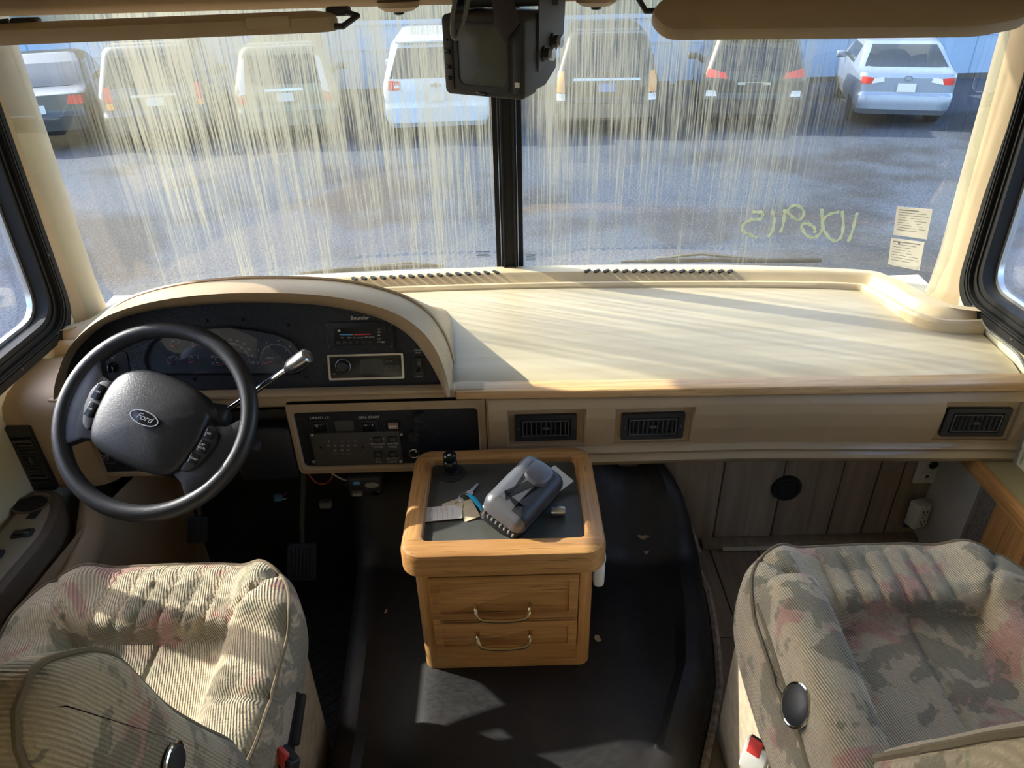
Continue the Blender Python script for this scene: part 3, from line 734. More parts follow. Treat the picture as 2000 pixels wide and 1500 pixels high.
for p, s in (((-0.3087, 1.5029, 0.9067), 'H I'), ((-0.3102, 1.4961, 0.8858), 'L O'), ((-0.3107, 1.4938, 0.8789), 'OFF')): text_mb(mb, s, .0046, cf(p) @ Matrix.Translation((0, 0, .0052)))
bar(mb, (-0.3127, 1.5010, 0.9010), (-0.3055, 1.5010, 0.9008), .0022); bar(mb, (-0.3120, 1.4988, 0.8940), (-0.3072, 1.4987, 0.8939), .002); bar(mb, (-0.3047, 1.4938, 0.8787), (-0.2974, 1.4937, 0.8785), .003, .007); bar(mb, (-0.4052, 1.5029, 0.9068), (-0.3992, 1.5029, 0.9067), .005, .007)
mb.build('lettering', 'white_print', cp); mr.build('warm_bar', 'red_print', cp); mbl.build('cool_bar', 'blue_print', cp)
for k in range(6):
    a = Vector((-0.4135, 1.4943, 0.8803)); b = Vector((-0.3253, 1.4936, 0.8781)); MB(cf(a+(b-a)*((k+.5)/6))).box((0, 0, .006), (.0105, .007, .003), bev=.001).build('push_button', 'black_plastic', cp)
# radio
M, w_, h_ = crect((-0.4353, 1.4853, 0.8527), (-0.2556, 1.4661, 0.7937)); ro = rrect(w_, h_, .003, 2)
rd = MB(M).prism(rrect(w_-.006, h_-.006, .002), -.002, .006, .001).build('radio', 'black_gloss', IP)
MB(M).ring(ro, rrect(w_-.010, h_-.010, .002, 2), 0, .0075).build('radio_surround', 'chrome', rd)
mb = MB(cf((-0.4000, 1.4762, 0.8247))); mb.lathe([(.0135, .005), (.0130, .013), (.011, .015), (.009, .0145)], 24); mb.build('volume_knob', 'black_plastic', rd)
mb = MB(cf((-0.4000, 1.4762, 0.8247))); mb.tube([(.0175*cos(a), .0175*sin(a), .006) for a in [2*pi*k/24 for k in range(24)]], .0007, 5, True); mb.build('knob_ring', 'steel', rd)
M3, w3, h3 = crect((-0.3585, 1.4812, 0.8402), (-0.3037, 1.4704, 0.8068)); MB(M3).prism(rrect(w3, h3, .001, 2), .006, .0070).build('radio_display', 'display', rd)
for i in range(3):
    for j in range(2):
        a = Vector((-0.2944, 1.4792, 0.8339)); b = Vector((-0.2850, 1.4718, 0.8111)); p = Vector((a.x+(b.x-a.x)*j, a.y+(b.y-a.y)*i/2, a.z+(b.z-a.z)*i/2)); MB(cf(p)).box((0, 0, .0065), (.007, .005, .0015), bev=.0006).build('preset_button', 'dark_grey', rd)
MB(cf((-0.2699, 1.4739, 0.8178))).box((0, 0, .0065), (.010, .016, .002), bev=.001).build('push_button', 'dark_grey', rd)
MB(cf((-0.4209, 1.4709, 0.8086))).box((0, 0, .0065), (.008, .005, .002), bev=.001).build('push_button', 'dark_grey', rd); MB(cf((-0.3819, 1.4706, 0.8076))).box((0, 0, .0065), (.008, .005, .002), bev=.001).build('push_button', 'dark_grey', rd)
# radio rocker switch
M, w_, h_ = crect((-0.2339, 1.4837, 0.8476), (-0.2086, 1.4684, 0.8008)); rs = MB(M).prism(rrect(w_, h_, .003), 0, .003, .001).build('radio_switch', 'black_plastic', IP)
M2, w2, h2 = crect((-0.2305, 1.4821, 0.8428), (-0.2120, 1.4700, 0.8057)); MB(M2).box((0, 0, .005), (w2, h2, .008), rot=(.12, 0, 0), bev=.003).build('rocker', 'black_gloss', rs)
mb = MB(); 
for p, s, z in (((-0.2200, 1.4866, 0.8567), 'RADIO', .0062), ((-0.2203, 1.4847, 0.8508), 'PARK', .0052), ((-0.2223, 1.4670, 0.7964), 'TRAVEL', .0055)): text_mb(mb, s, z, cf(p) @ Matrix.Translation((0, 0, .0008)))
text_mb(mb, 'J', .007, cf((-0.2217, 1.4774, 0.8285)) @ Matrix.Translation((0, 0, .0098)), shear=.3)
mb.build('lettering', 'white_print', rs)
mb = MB(); text_mb(mb, 'Bounder', .0125, cf((-0.3525, 1.5115, 0.9332)) @ Matrix.Translation((0, 0, .0012)), bold=.0004); mb.build('badge_lettering', 'steel', IP)

# ---------------------------------------------------------------- switch and monitor panel beside the console
UP = thing('switch_panel', 'black switch and tank monitor panel set in the tan lower dash', 'control panel', (-.3, 1.44, .55))
UX = (1, 0, 0); UY = (0, 0, 1)
def uf(p, up=0): return frame(Vector(p)+Vector((0, -up, 0)), UX, UY)
def urect(pa, pb): a, b = Vector(pa), Vector(pb); return uf((a+b)/2), abs(b.x-a.x), abs(b.z-a.z)
MB(frame((-.306, 1.445, .641), UX, UY)).prism(rrect(.450, .172, .012), -.004, .002, .001).build('panel_plate', 'panel_black', UP)
M, w_, h_ = urect((-0.502, 1.443, 0.656), (-0.281, 1.443, 0.552)); mp = MB(M).prism(rrect(w_, h_, .003), -.002, .003, .001).build('monitor_plate', 'monitor_face', UP)
for p in [(-0.497, 1.440, 0.652), (-0.276, 1.440, 0.646), (-0.506, 1.440, 0.570), (-0.286, 1.440, 0.564)]: MB(uf(p)).lathe([(.0045, -.002), (.0045, .001), (.003, .003), (.001, .0035)], 10).build('screw', 'steel', mp)
for p in [(-0.480, 1.440, 0.614), (-0.376, 1.440, 0.611)]: MB(uf(p)).lathe([(.003, -.002), (.003, .001), (.001, .002)], 8).build('screw', 'black_gloss', mp)
mb = MB(); mbd = MB()
for p, s, z in (((-0.469, 1.442, 0.701), 'UTILITY LT.', .0095), ((-0.350, 1.442, 0.699), 'GEN. START', .0095)): text_mb(mb, s, z, uf(p, 0), bold=.0002)
mb.build('lettering', 'white_print', UP)
mb = MB()
for p, s, z in (((-0.352, 1.438, 0.636), '1', .008), ((-0.321, 1.438, 0.635), '2', .008), ((-0.337, 1.438, 0.622), 'HOLDING', .0080), ((-0.338, 1.438, 0.612), 'TANKS', .0080), ((-0.300, 1.438, 0.621), 'WATER', .0080), ((-0.301, 1.438, 0.611), 'TANK', .0080), ((-0.341, 1.438, 0.576), 'L.P.', .0080), ((-0.342, 1.438, 0.566), 'GAS', .0080), ((-0.305, 1.438, 0.575), 'BATTERY', .0080), ((-0.306, 1.438, 0.565), 'COND.', .0080), ((-0.457, 1.438, 0.633), 'E', .007), ((-0.392, 1.438, 0.631), 'F', .007)): text_mb(mb, s, z, uf(p))
mb.build('lettering', 'white_print', mp)
mb = MB()
for p, s in (((-0.441, 1.438, 0.631), '1/4'), ((-0.425, 1.438, 0.631), '1/2'), ((-0.408, 1.438, 0.632), '3/4'), ((-0.447, 1.438, 0.595), 'LOW'), ((-0.430, 1.438, 0.595), 'FAIR'), ((-0.412, 1.438, 0.594), 'GOOD')): text_mb(mb, s, .0055, uf(p))
mb.build('scale_lettering', 'dim_print', mp)
for p in [(-0.460, 1.441, 0.619), (-0.444, 1.441, 0.618), (-0.427, 1.441, 0.618), (-0.411, 1.441, 0.617), (-0.394, 1.441, 0.618), (-0.446, 1.441, 0.604), (-0.429, 1.441, 0.604), (-0.413, 1.441, 0.603)]: MB(uf(p)).box((0, 0, .001), (.006, .0035, .002)).build('indicator_light', 'dim_print', mp)
for p in [(-0.336, 1.440, 0.634), (-0.299, 1.440, 0.635), (-0.340, 1.440, 0.589), (-0.303, 1.440, 0.589)]:
    bz = MB(uf(p)).ring(rrect(.021, .017, .001, 2), rrect(.016, .012, .001, 2), -.001, .003).build('push_switch', 'black_plastic', mp); MB(uf(p)).box((0, 0, .002), (.015, .011, .006), bev=.001).build('switch_cap', 'dark_grey', bz)
for pa, pb, nm in (((-0.491, 1.443, 0.694), (-0.453, 1.443, 0.659), 1), ((-0.436, 1.443, 0.691), (-0.390, 1.443, 0.662), 0), ((-0.372, 1.443, 0.690), (-0.334, 1.443, 0.657), 1)):
    M, w_, h_ = urect(pa, pb); sw = MB(M).prism(rrect(w_, h_, .003), -.001, .004, .001).build('rocker_switch' if nm else 'blank_cover', 'black_plastic' if nm else 'monitor_face', UP)
    if nm: MB(M).box((0, 0, .005), (w_*.80, h_*.74, .008), rot=(0, .08, 0), bev=.003).build('rocker', 'black_gloss', sw)
mb = MB(); text_mb(mb, 'Q', .009, uf((-0.478, 1.433, 0.684))); text_mb(mb, '~', .012, uf((-0.359, 1.433, 0.682))); text_mb(mb, '8', .008, uf((-0.342, 1.433, 0.681))); mb.build('rocker_symbols', 'white_print', UP)
M, w_, h_ = urect((-0.309, 1.443, 0.688), (-0.278, 1.443, 0.660)); hm = MB(M).prism(rrect(w_, h_, .002, 2), -.001, .004, .001).build('hour_meter', 'black_gloss', UP)
MB(M).box((0, 0, .0045), (w_*.8, h_*.62, .001)).build('meter_face', 'meter_face', hm)
mb = MB()
for k in range(5): mb.add(*boxvf(.0028, .0042, .0004), False, M @ Matrix.Translation((-.0085+k*.0036, -.0012, .0053)))
mb.build('meter_digits', 'paper', hm)
mb = MB(M); text_mb(mb, 'QUARTZ', .0038, M @ Matrix.Translation((0, .0035, .0052)), align='CENTER'); mb = None
for p in [(-0.316, 1.443, 0.675), (-0.271, 1.443, 0.675)]: MB(uf(p)).lathe([(.004, -.001), (.004, .001), (.002, .003)], 10).build('screw', 'black_gloss', UP)
# 12 volt sockets: an open rubber cap on its strap, a closed one, and a bare chrome-ringed one
for p, r_ in (((-0.226, 1.436, 0.699), .0135), ((-0.246, 1.438, 0.641), .0135)):
    cpq = MB(uf(p)); cpq.lathe([(r_, -.004), (r_, .004), (r_*.9, .006), (r_*.8, .005), (r_*.5, .005)], 24); cpq.build('socket_cap', 'black_rubber', UP)
mb = MB(); mb.tube([(-0.229, 1.434, 0.689), (-0.233, 1.434, 0.675), (-0.239, 1.434, 0.662), (-0.242, 1.434, 0.653)], [.003, .0045, .0045, .003], 8); mb.build('cap_strap', 'black_rubber', UP)
mb = MB(uf((-0.250, 1.440, 0.589))); mb.tube([(.0125*cos(a), .0125*sin(a), .002) for a in [2*pi*k/28 for k in range(28)]], .0017, 6, True); so_ = mb.build('power_socket', 'chrome', UP)
mb = MB(uf((-0.250, 1.440, 0.589))); mb.lathe([(.012, -.0015), (.012, .0005), (.004, .0005)], 24); mb.build('socket_bore', 'black_matte', so_)
mb = MB(uf((-0.244, 1.440, 0.594))); mb.lathe([(.003, 0), (.003, .003), (.0015, .004)], 10); mb.build('socket_pin', 'brass', so_)

# ---------------------------------------------------------------- leveling panel seen through the wheel
LP = thing('leveling_panel', 'black leveling jack button panel left of the steering column', 'control panel', (-.9, 1.43, .56))
M, w_, h_ = urect((-1.068, 1.436, 0.670), (-0.921, 1.436, 0.561)); MB(M).prism(rrect(w_, h_, .004), -.002, .003, .001).build('panel_plate', 'black_plastic', LP)
mb = MB()
for p, s1, s2 in (((-1.054, 1.433, 0.649), 'ON', 'OFF'), ((-1.067, 1.433, 0.608), 'RETRACT', 'JACKS'), ((-1.006, 1.433, 0.646), 'FRONT', 'DOWN'), ((-1.028, 1.433, 0.628), 'LEFT', 'DOWN'), ((-0.997, 1.433, 0.627), 'RIGHT', 'DOWN'), ((-1.017, 1.433, 0.607), 'REAR', 'DOWN')):
    bt = MB(uf(p)).lathe([(.0088, 0), (.0088, .0015), (.008, .002)], 20).build('jack_button', 'black_matte', LP)
    MB(uf(p)).tube([(.0085*cos(a), .0085*sin(a), .0018) for a in [2*pi*k/20 for k in range(20)]], .0007, 5, True).build('button_ring', 'white_print', bt)
    text_mb(mb, s1, .0038, uf(p, .0024) @ Matrix.Translation((0, .002, 0))); text_mb(mb, s2, .0038, uf(p, .0024) @ Matrix.Translation((0, -.0022, 0)))
for p, s, z in (((-1.071, 1.433, 0.593), 'RETRACT JACKS', .0045), ((-1.023, 1.433, 0.588), 'LEVELING CONTROLS', .0050), ((-0.985, 1.433, 0.595), 'CAUTION', .0050), ((-1.022, 1.432, 0.653), 'RAISE', .0042)): text_mb(mb, s, z, uf(p))
mb.build('lettering', 'white_print', LP)

# ================================================================ steering wheel and column
WC = Vector((-.761, 1.268, .826)); TW = radians(46)
WM = frame(WC, (1, 0, 0), (0, sin(TW), cos(TW))) @ Matrix.Rotation(radians(-24), 4, 'Z')
SW = thing('steering_wheel', 'black padded steering wheel turned slightly clockwise, in front of the gauges', 'steering wheel', WC)
mb = MB(WM); mb.tube([(.200*cos(a), .200*sin(a), .0) for a in [2*pi*k/72 for k in range(72)]], .0183, 14, True); mb.build('rim', 'wheel_black', SW)
def pad(mb, out, z0, z1, dome, rings=6):
    c = Vector((sum(p[0] for p in out)/len(out), sum(p[1] for p in out)/len(out))); rows = []
    rows.append([(p[0], p[1], z0) for p in out]); rows.append([(p[0], p[1], z1-.012) for p in out])
    for k in range(1, rings+1):
        t = k/rings; s = 1-.96*t**1.25 if k < rings else .02
        s = [.975, .93, .78, .55, .3, .01][k-1]; h = [-.004, 0, .35, .7, .92, 1][k-1]
        rows.append([(c.x+(p[0]-c.x)*s, c.y+(p[1]-c.y)*s, z1+(h*dome if k > 1 else -.004)) for p in out])
    mb.grid(rows, cu=True); return mb
PO = [tuple(p[:2]) for p in spline([(*p, 0) for p in [(.113, .048), (.072, .083), (0, .093), (-.072, .083), (-.113, .048), (-.117, -.022), (-.099, -.086), (-.060, -.105), (0, -.109), (.060, -.105), (.099, -.086), (.117, -.022), (.113, .048)]], 5)[:-1]]
hub = pad(MB(WM), PO, -.035, .024, .018).build('airbag_pad', 'wheel_black', SW)
# oval badge
BM = WM @ Matrix.Translation((.002, -.008, .0427))
bd = MB(BM).prism(ell(.033, .0150, 32), -.004, .001, .0008).build('badge', 'black_gloss', hub)
MB(BM).ring(ell(.033, .0150, 32), ell(.0305, .0128, 32), 0, .0022).build('badge_ring', 'steel', bd)
mb = MB(); text_mb(mb, 'Ford', .0185, BM @ Matrix.Translation((0, .0005, .0014)), shear=.35, depth=.0003); mb.build('badge_script', 'steel', bd)
# spokes: a broad web each side
for s in (-1, 1):
    o = []
    A = [(.080, .048), (.120, .034), (.150, .042), (.172, .070), (.192, .060)]
    arc = [(.196*cos(radians(a)), .196*sin(radians(a))) for a in (12, 4, -4, -12, -20, -28, -36)]
    Bq = [(.140, -.120), (.118, -.098), (.100, -.092), (.075, -.070)]
    o = [(s*x, y) for x, y in A+arc+Bq]; o = ccw(o)
    mb = MB(WM); mb.prism(o, -.012, .010, .006); mb.build('spoke', 'wheel_black', SW)
    # button pod
    P = [(.116, .034), (.140, .030), (.152, .004), (.146, -.036), (.128, -.072), (.108, -.078)]
    q = ccw([(s*x, y) for x, y in rpoly(P, .012, 3)])
    pod = MB(WM).prism(q, .006, .016, .002).build('button_pod', 'black_plastic', SW)
    segs = [(.004, .026), (-.028, .000), (-.056, -.032)] if s > 0 else [(-.014, .022), (-.052, -.018)]
    for (ya, yb) in segs:
        xa = .126+(.0 if ya > -.04 else -.006); MB(WM).box((s*(xa+.006), (ya+yb)/2, .018), (.020, yb-ya-.003, .006), bev=.002).build('button', 'black_gloss', pod)
    for (ya, yb), tx in zip(segs, ('RES', 'SET ACCEL', 'COAST') if s > 0 else ('ON', 'OFF')):
        lines = tx.split(); mb = MB()
        for li, L in enumerate(lines): text_mb(mb, L, .0060, WM @ Matrix.Translation((s*.131+(-.004*s if ya < -.04 else 0), (ya+yb)/2+.0035*(len(lines)-1)-.007*li, .0215)))
        mb.build('button_lettering', 'white_print', pod)
SCo = thing('steering_column', 'black steering column with silver gear lever behind the wheel', 'steering column', (-.76, 1.40, .62))
CM = frame(WC, (1, 0, 0), (0, sin(TW), cos(TW)))
mb = MB(CM); mb.prism(rrect(.125, .135, .035, 6), -.26, -.040, .008); mb.build('shroud', 'black_plastic', SCo)
mb = MB(CM); mb.lathe([(.055, -.045), (.055, -.02), (.04, -.012)], 24); mb.build('collar', 'black_plastic', SCo)
mb = MB(); mb.box((-.665, 1.345, .775), (.05, .05, .055), rot=(.3, .2, 0), bev=.014, seg=3); mb.build('lever_housing', 'black_plastic', SCo)
LV = MB(); a, b = Vector((-.640, 1.352, .792)), Vector((-.478, 1.330, .906)); LV.tube([a, a+(b-a)*.3, a+(b-a)*.7, b], .0072, 10); lv = LV.build('gear_lever', 'chrome', SCo)
d = (b-a).normalized(); kb = MB(frame(b, d.orthogonal(), d.cross(d.orthogonal()))); z_ = kb.M.to_3x3() @ Vector((0, 0, 1)); sg = 1 if z_.dot(d) > 0 else -1
pr_ = [(.008, -.008), (.0135, .002), (.0165, .012), (.0175, .045), (.0165, .058), (.0125, .061), (.012, .058), (.004, .058)]
kb.lathe([(r, sg*z) for r, z in pr_], 20); kb.build('lever_knob', 'knob_metal', lv)
mb = MB(); mb.tube([(-.80, 1.36, .70), (-.835, 1.345, .665), (-.875, 1.33, .645)], [.008, .007, .009], 8); mb.build('tilt_lever', 'black_plastic', SCo)
mb = MB(); mb.tube([(-.84, 1.40, .75), (-.90, 1.37, .74), (-.93, 1.35, .745)], [.007, .006, .008], 8); mb.build('turn_stalk', 'black_plastic', SCo)
mb = MB(); mb.box((-.618, 1.345, .705), (.03, .05, .045), rot=(.2, 0, .3), bev=.008); mb.lathe([(.013, 0), (.013, .02), (.010, .024)], 14, frame((-.600, 1.328, .712), (.6, .8, 0), (0, 0, 1))); mb.build('ignition_housing', 'black_plastic', SCo)

# pedals
def pedal(name, label, x, z, y, w_, h_, tilt, arm_top):
    p = thing(name, label, 'pedal', (x, y, z))
    M = frame((x, y, z), (1, 0, 0), (0, sin(tilt), cos(tilt))); pb = MB(M).prism(rrect(w_, h_, .010), 0, .012, .003).build('pad', 'black_rubber', p)
    n = max(2, int(w_/.012))
    for i in range(n):
        MB(M).box(((i+.5-n/2)*w_*.86/n, 0, .013), (.004, h_*.8, .004), bev=.001).build('tread_bar', 'black_rubber', pb)
    MB().tube([(x, y+.012, z), (x, y+.05, z+.08), arm_top], .008, 8).build('arm', 'dark_grey', p)
pedal('brake_pedal', 'wide ribbed brake pedal above the diamond tread mat', -.618, .165, 1.50, .085, .105, radians(40), (-.60, 1.66, .45))
pedal('parking_brake_pedal', 'small parking brake pedal near the left kick panel', -.885, .30, 1.50, .06, .075, radians(35), (-.86, 1.66, .55))

# ================================================================ engine cover
def sm(a, b, x):
    t = min(1, max(0, (x-a)/(b-a))); return t*t*(3-2*t)
def lerp(pts, t):
    for (a, va), (b, vb) in zip(pts, pts[1:]):
        if t <= b: return va+(vb-va)*max(0, (t-a))/(b-a)
    return pts[-1][1]
LEFT = [(.2, -.38), (.9, -.385), (1.1, -.395), (1.5, -.425), (1.60, -.43)]
RIGHT = [(.2, .24), (.70, .275), (.85, .315), (.95, .36), (1.08, .420), (1.25, .455), (1.44, .475), (1.52, .455), (1.60, .40)]
rows = []
for j in range(91):
    y = .15+j*(1.592-.15)/90; xl, xr = lerp(LEFT, y), lerp(RIGHT, y); r = []
    fy = 1+.95*sm(1.40, 1.60, y)
    top = .236+.0*y
    ts = [0, .012, .024, .036, .05, .065, .08]
    left = [(xl-.045, -.01), (xl-.040, .05), (xl-.034, .13), (xl-.026, .185), (xl-.012, .215), (xl+.008, .228), (xl+.03, .232)]
    right = [(xr-.03, .232), (xr-.005, .226), (xr+.018, .212), (xr+.034, .185), (xr+.044, .15), (xr+.052, .115), (xr+.058, .09)]
    r += [(x, y, .0+z*fy if z > .1 else z*fy) for x, z in left]
    n = 34
    for k in range(1, n):
        x = xl+.03+(xr-xl-.06)*k/n
        dish = -.016*sm(-.21, -.30, x)*(1-sm(-.335, -.375, x)) - .022*sm(.24, .31, x)*(1-sm(.38, .45, x))*(1 if y > .95 else sm(.75, .95, y))
        r.append((x, y, (.232+dish+.006*sm(-.25, -.18, x)*sm(.26, .2, x))*fy))
    r += [(x, y, z*fy) for x, z in right]
    rows.append(r)
EC = thing('engine_cover', 'black vinyl engine cover humped between the two seats', 'engine cover', (.03, 1.0, 0))
mb = MB(); mb.grid(rows); mb.build('shell', 'cover_vinyl', EC)
# pale sealing strip round the cover's edge
mb = MB(); pth = [(lerp(RIGHT, y)+.066, y, .108) for y in [.5+.1*k for k in range(12)]]; mb.tube(pth, .010, 6); mb.build('edge_seal', 'seal_strip', EC)
mb = MB(); mb.tube([(.34, 1.597, .46), (.40, 1.597, .42), (.46, 1.590, .33), (.50, 1.56, .24), (.53, 1.50, .16)], .006, 6); mb.build('edge_seal', 'seal_strip', EC)
mb = MB(frame((.205, .83, .226), (1, 0, 0), (.03, 1, 0))); mb.prism(rrect(.05, .40, .006), 0, .005, .002); mb.build('cover_rib', 'cover_vinyl', EC)

# diamond tread mat
MT = thing('floor_mat', 'black diamond tread rubber mat on the driver floor', 'floor mat', (-.62, 1.25, 0))
mb = MB(); mb.box((-.645, 1.24, .004), (.43, .86, .008), bev=.002); mb.build('mat_sheet', 'diamond_rubber', MT)
mb = MB(); dia = [(.015, 0), (.006, .0042), (-.015, 0), (-.006, -.0042)]
for i in range(22):
    for j in range(46):
        a = pi/4 if (i+j) % 2 else -pi/4; M = Matrix.Translation((-.85+i*.0195, .83+j*.0185, .008)) @ Matrix.Rotation(a, 4, 'Z')
        mb.add([(p[0], p[1], 0) for p in dia]+[(p[0]*.75, p[1]*.55, .0022) for p in dia], [(4,5,6,7)]+[(k, (k+1) % 4, 4+(k+1) % 4, 4+k) for k in range(4)], False, M)
tag(mb.build('diamond_tread', 'diamond_rubber', MT), kind='stuff')
# foil scrap and dry leaves
def flake(name, label, c, r, m, seed, flat=.3):
    rn = random.Random(seed); n = 9; out = [(r*(.55+.45*rn.random())*cos(2*pi*k/n)*1.3, r*(.5+.5*rn.random())*sin(2*pi*k/n)) for k in range(n)]
    mb = MB(Matrix.Translation(c) @ Matrix.Rotation(rn.random()*3, 4, 'Z')); up = [(x, y, .0012+flat*abs(x)*.5) for x, y in out]; dn = [(x, y, flat*abs(x)*.5) for x, y in out]
    vv = up+dn+[(0, 0, .0015), (0, 0, .0)]; fs = [(k, (k+1) % n, 2*n) for k in range(n)]+[((k+1) % n+n, k+n, 2*n+1) for k in range(n)]+[(k, k+n, (k+1) % n+n, (k+1) % n) for k in range(n)]
    mb.add(vv, fs, True); return tag(mb.build(name, m), label, 'leaf')
flake('dry_leaf', 'largest dry leaf on the right side of the engine cover', (.352, 1.466, .262), .016, 'leaf_dry', 1)
flake('dry_leaf', 'small dry leaf just below the largest leaf on the engine cover', (.359, 1.436, .230), .008, 'leaf_dry', 2)
flake('dry_leaf', 'dry leaf beside the right foot of the oak console', (.190, 1.145, .2385), .010, 'leaf_dry', 4)
flake('dry_leaf', 'tiny dry leaf on the left of the engine cover', (-.340, 1.262, .2178), .006, 'leaf_dry', 5)

# ================================================================ oak console cabinet
CC = thing('console_cabinet', 'oak console cabinet with two drawers standing on the engine cover', 'cabinet', (-.03, 1.24, .236))
X0, X1, Y0, Y1, ZT = -.240, .186, 1.045, 1.411, .622
out = rrect(X1-X0, Y1-Y0, .045, 6, (X0+X1)/2, (Y0+Y1)/2); inn = rrect(X1-X0-.086, Y1-Y0-.094, .012, 6, (X0+X1)/2+.001, (Y0+Y1)/2+.004)
def rail(name, pts_o, pts_i, m):
    """one side of the top frame: strip between part of the outer and the inner outline"""
    mb = MB(); n = len(pts_o); rows = []
    for o, i in zip(pts_o, pts_i):
        o = Vector((*o, 0)); i = Vector((*i, 0)); d = (i-o).normalized()
        Z = lambda p, z: (p.x, p.y, z)
        rows.append([Z(o+d*.010, .560), Z(o, .566), Z(o, ZT-.014), Z(o+d*.004, ZT-.004), Z(o+d*.014, ZT), Z(i-d*.008, ZT), Z(i-d*.002, ZT-.003), Z(i, ZT-.010), Z(i, .585), Z(o+d*.010, .560)])
    mb.grid(rows); mb.add([rows[0][k] for k in range(9)], [tuple(range(9))]); mb.add([rows[-1][k] for k in range(9)], [tuple(range(9))[::-1]])
    return mb.build(name, m, CC)
# outline order: corner (+,-) 0-6, (+,+) 7-13, (-,+) 14-20, (-,-) 21-27
def seg(o, idx): return [o[k % 28] for k in idx]
def sub_(a, n=8): return a
rail('front_rail', seg(out, list(range(21, 28))+list(range(0, 7))), seg(inn, list(range(21, 28))+list(range(0, 7))), 'oak_x')
rail('right_rail', [out[6], out[7]], [inn[6], inn[7]], 'oak_y')
rail('back_rail', seg(out, range(7, 21)), seg(inn, range(7, 21)), 'oak_x')
rail('left_rail', [out[20], out[21]], [inn[20], inn[21]], 'oak_y')
mb = MB(); mb.box(((X0+X1)/2, (Y0+Y1)/2, .600), (X1-X0-.07, Y1-Y0-.08, .010)); mb.build('top_panel', 'slate_laminate', CC)
BX0, BX1, BY0, BY1 = -.218, .163, 1.074, 1.40
mb = MB(); mb.box(((BX0+BX1)/2, (BY0+BY1)/2+.012, .40), (BX1-BX0-.016, BY1-BY0-.024, .326)); mb.build('carcass', 'oak_z', CC)
for x, s in ((BX0, -1), (BX1, 1)):
    o = ccw([(x, BY0+.024)] + [(x-s*.024*(1-cos(a)), BY0+.024-.024*sin(a)) for a in [radians(15*k) for k in range(1, 7)]] + [(x-s*.030, BY0), (x-s*.030, BY0+.03), (x, BY0+.03)])
    MB().prism(o, .238, .565).build('corner_post', 'oak_z', CC)
def drawer(z0, z1, hz, proud):
    xm = (BX0+BX1)/2-.001; w_ = BX1-BX0-.064
    dr = MB(frame((xm, BY0+.004-proud, (z0+z1)/2), (1, 0, 0), (0, 0, 1))).prism(rrect(w_, z1-z0, .002, 2), -.006, .012, .003).build('drawer', 'oak_x', CC)
    MB(frame((xm, BY0+.004-proud, (z0+z1)/2), (1, 0, 0), (0, 0, 1))).ring(rrect(w_-.004, z1-z0-.004, .002, 2), rrect(w_-.040, z1-z0-.040, .002, 2), .010, .0165).build('drawer_moulding', 'oak_x', dr)
    y = BY0+.004-proud-.012; hx = .058; xh = xm-.004
    p = [(xh-hx, y+.004, hz+.010), (xh-hx, y-.014, hz+.008), (xh-hx+.004, y-.022, hz-.004), (xh-hx+.016, y-.025, hz-.012), (xh, y-.026, hz-.015), (xh+hx-.016, y-.025, hz-.012), (xh+hx-.004, y-.022, hz-.004), (xh+hx, y-.014, hz+.008), (xh+hx, y+.004, hz+.010)]
    MB().tube(spline(p, 4), .0046, 8).build('handle', 'brass', dr)
drawer(.418, .552, .452, .004); drawer(.312, .408, .360, .002)
mb = MB(); mb.box(((BX0+BX1)/2, BY0+.006, .274), (BX1-BX0-.058, .014, .072), bev=.002); mb.build('plinth', 'oak_x', CC)

# things on the console
TP = .605
am = thing('antenna_mount', 'black threaded antenna mount on a round base, on the console top', 'mount', (-.150, 1.335, TP))
mb = MB(Matrix.Translation((-.150, 1.335, TP))); mb.lathe([(.034, 0), (.034, .002), (.030, .0035), (.016, .004), (.0155, .012), (.0155, .012)], 32); mb.build('base_disc', 'black_plastic', am)
mb = MB(Matrix.Translation((-.150, 1.335, TP))); mb.lathe([(.0150, .012), (.0165, .014), (.0165, .036), (.0150, .038), (.0140, .039), (.0140, .043), (.0155, .045), (.0155, .055), (.0125, .058), (.0085, .058), (.0085, .050), (.002, .050)], 24); mb.build('barrel', 'black_gloss', am)
mb = MB(Matrix.Translation((-.150, 1.335, TP+.050))); mb.lathe([(.006, 0), (.006, .004), (.003, .007)], 14); mb.build('centre_stud', 'steel', am)

# silver-black gadget lying tilted, with bracket and knob
GD = thing('gadget', 'silver and black plastic gadget lying tilted on the console top', 'gadget', (.015, 1.21, TP))
Ga = Vector((.018, 1.190, TP+.050)); gx_ = Vector((.60, .80, .10)).normalized(); gy_ = Vector((-.72, .60, .36)); GM = frame(Ga, gx_, gy_) @ Matrix.Scale(1.16, 4)
o = rrect(.150, .092, .018, 6)
mb = MB(GM); rows = []
for k, (s, h) in enumerate(((.0, -.034), (.0, -.006), (.002, -.004))): rows.append([(*p, h) for p in inset(o, s)] if s else [(*p, h) for p in o])
mb.grid(rows, cu=True); mb.add(rows[0], [tuple(range(len(o)))[::-1]]); mb.build('lower_case', 'black_gloss', GD)
o2 = rrect(.150, .092, .020, 6); rows = []
for s, h in ((0, -.004), (0, .012), (.003, .022), (.010, .029), (.020, .032), (.035, .033)): rows.append([(*p, h) for p in (inset(o2, s) if s else o2)])
mb = MB(GM); mb.grid(rows, cu=True); mb.add(rows[-1], [tuple(range(len(o2)))]); up = mb.build('upper_case', 'gunmetal', GD)
mb = MB(GM @ Matrix.Translation((.034, -.002, .031))); mb.prism(rrect(.050, .046, .016, 6), -.004, .013, .006); mb.build('raised_cap', 'gunmetal', up)
rows = []
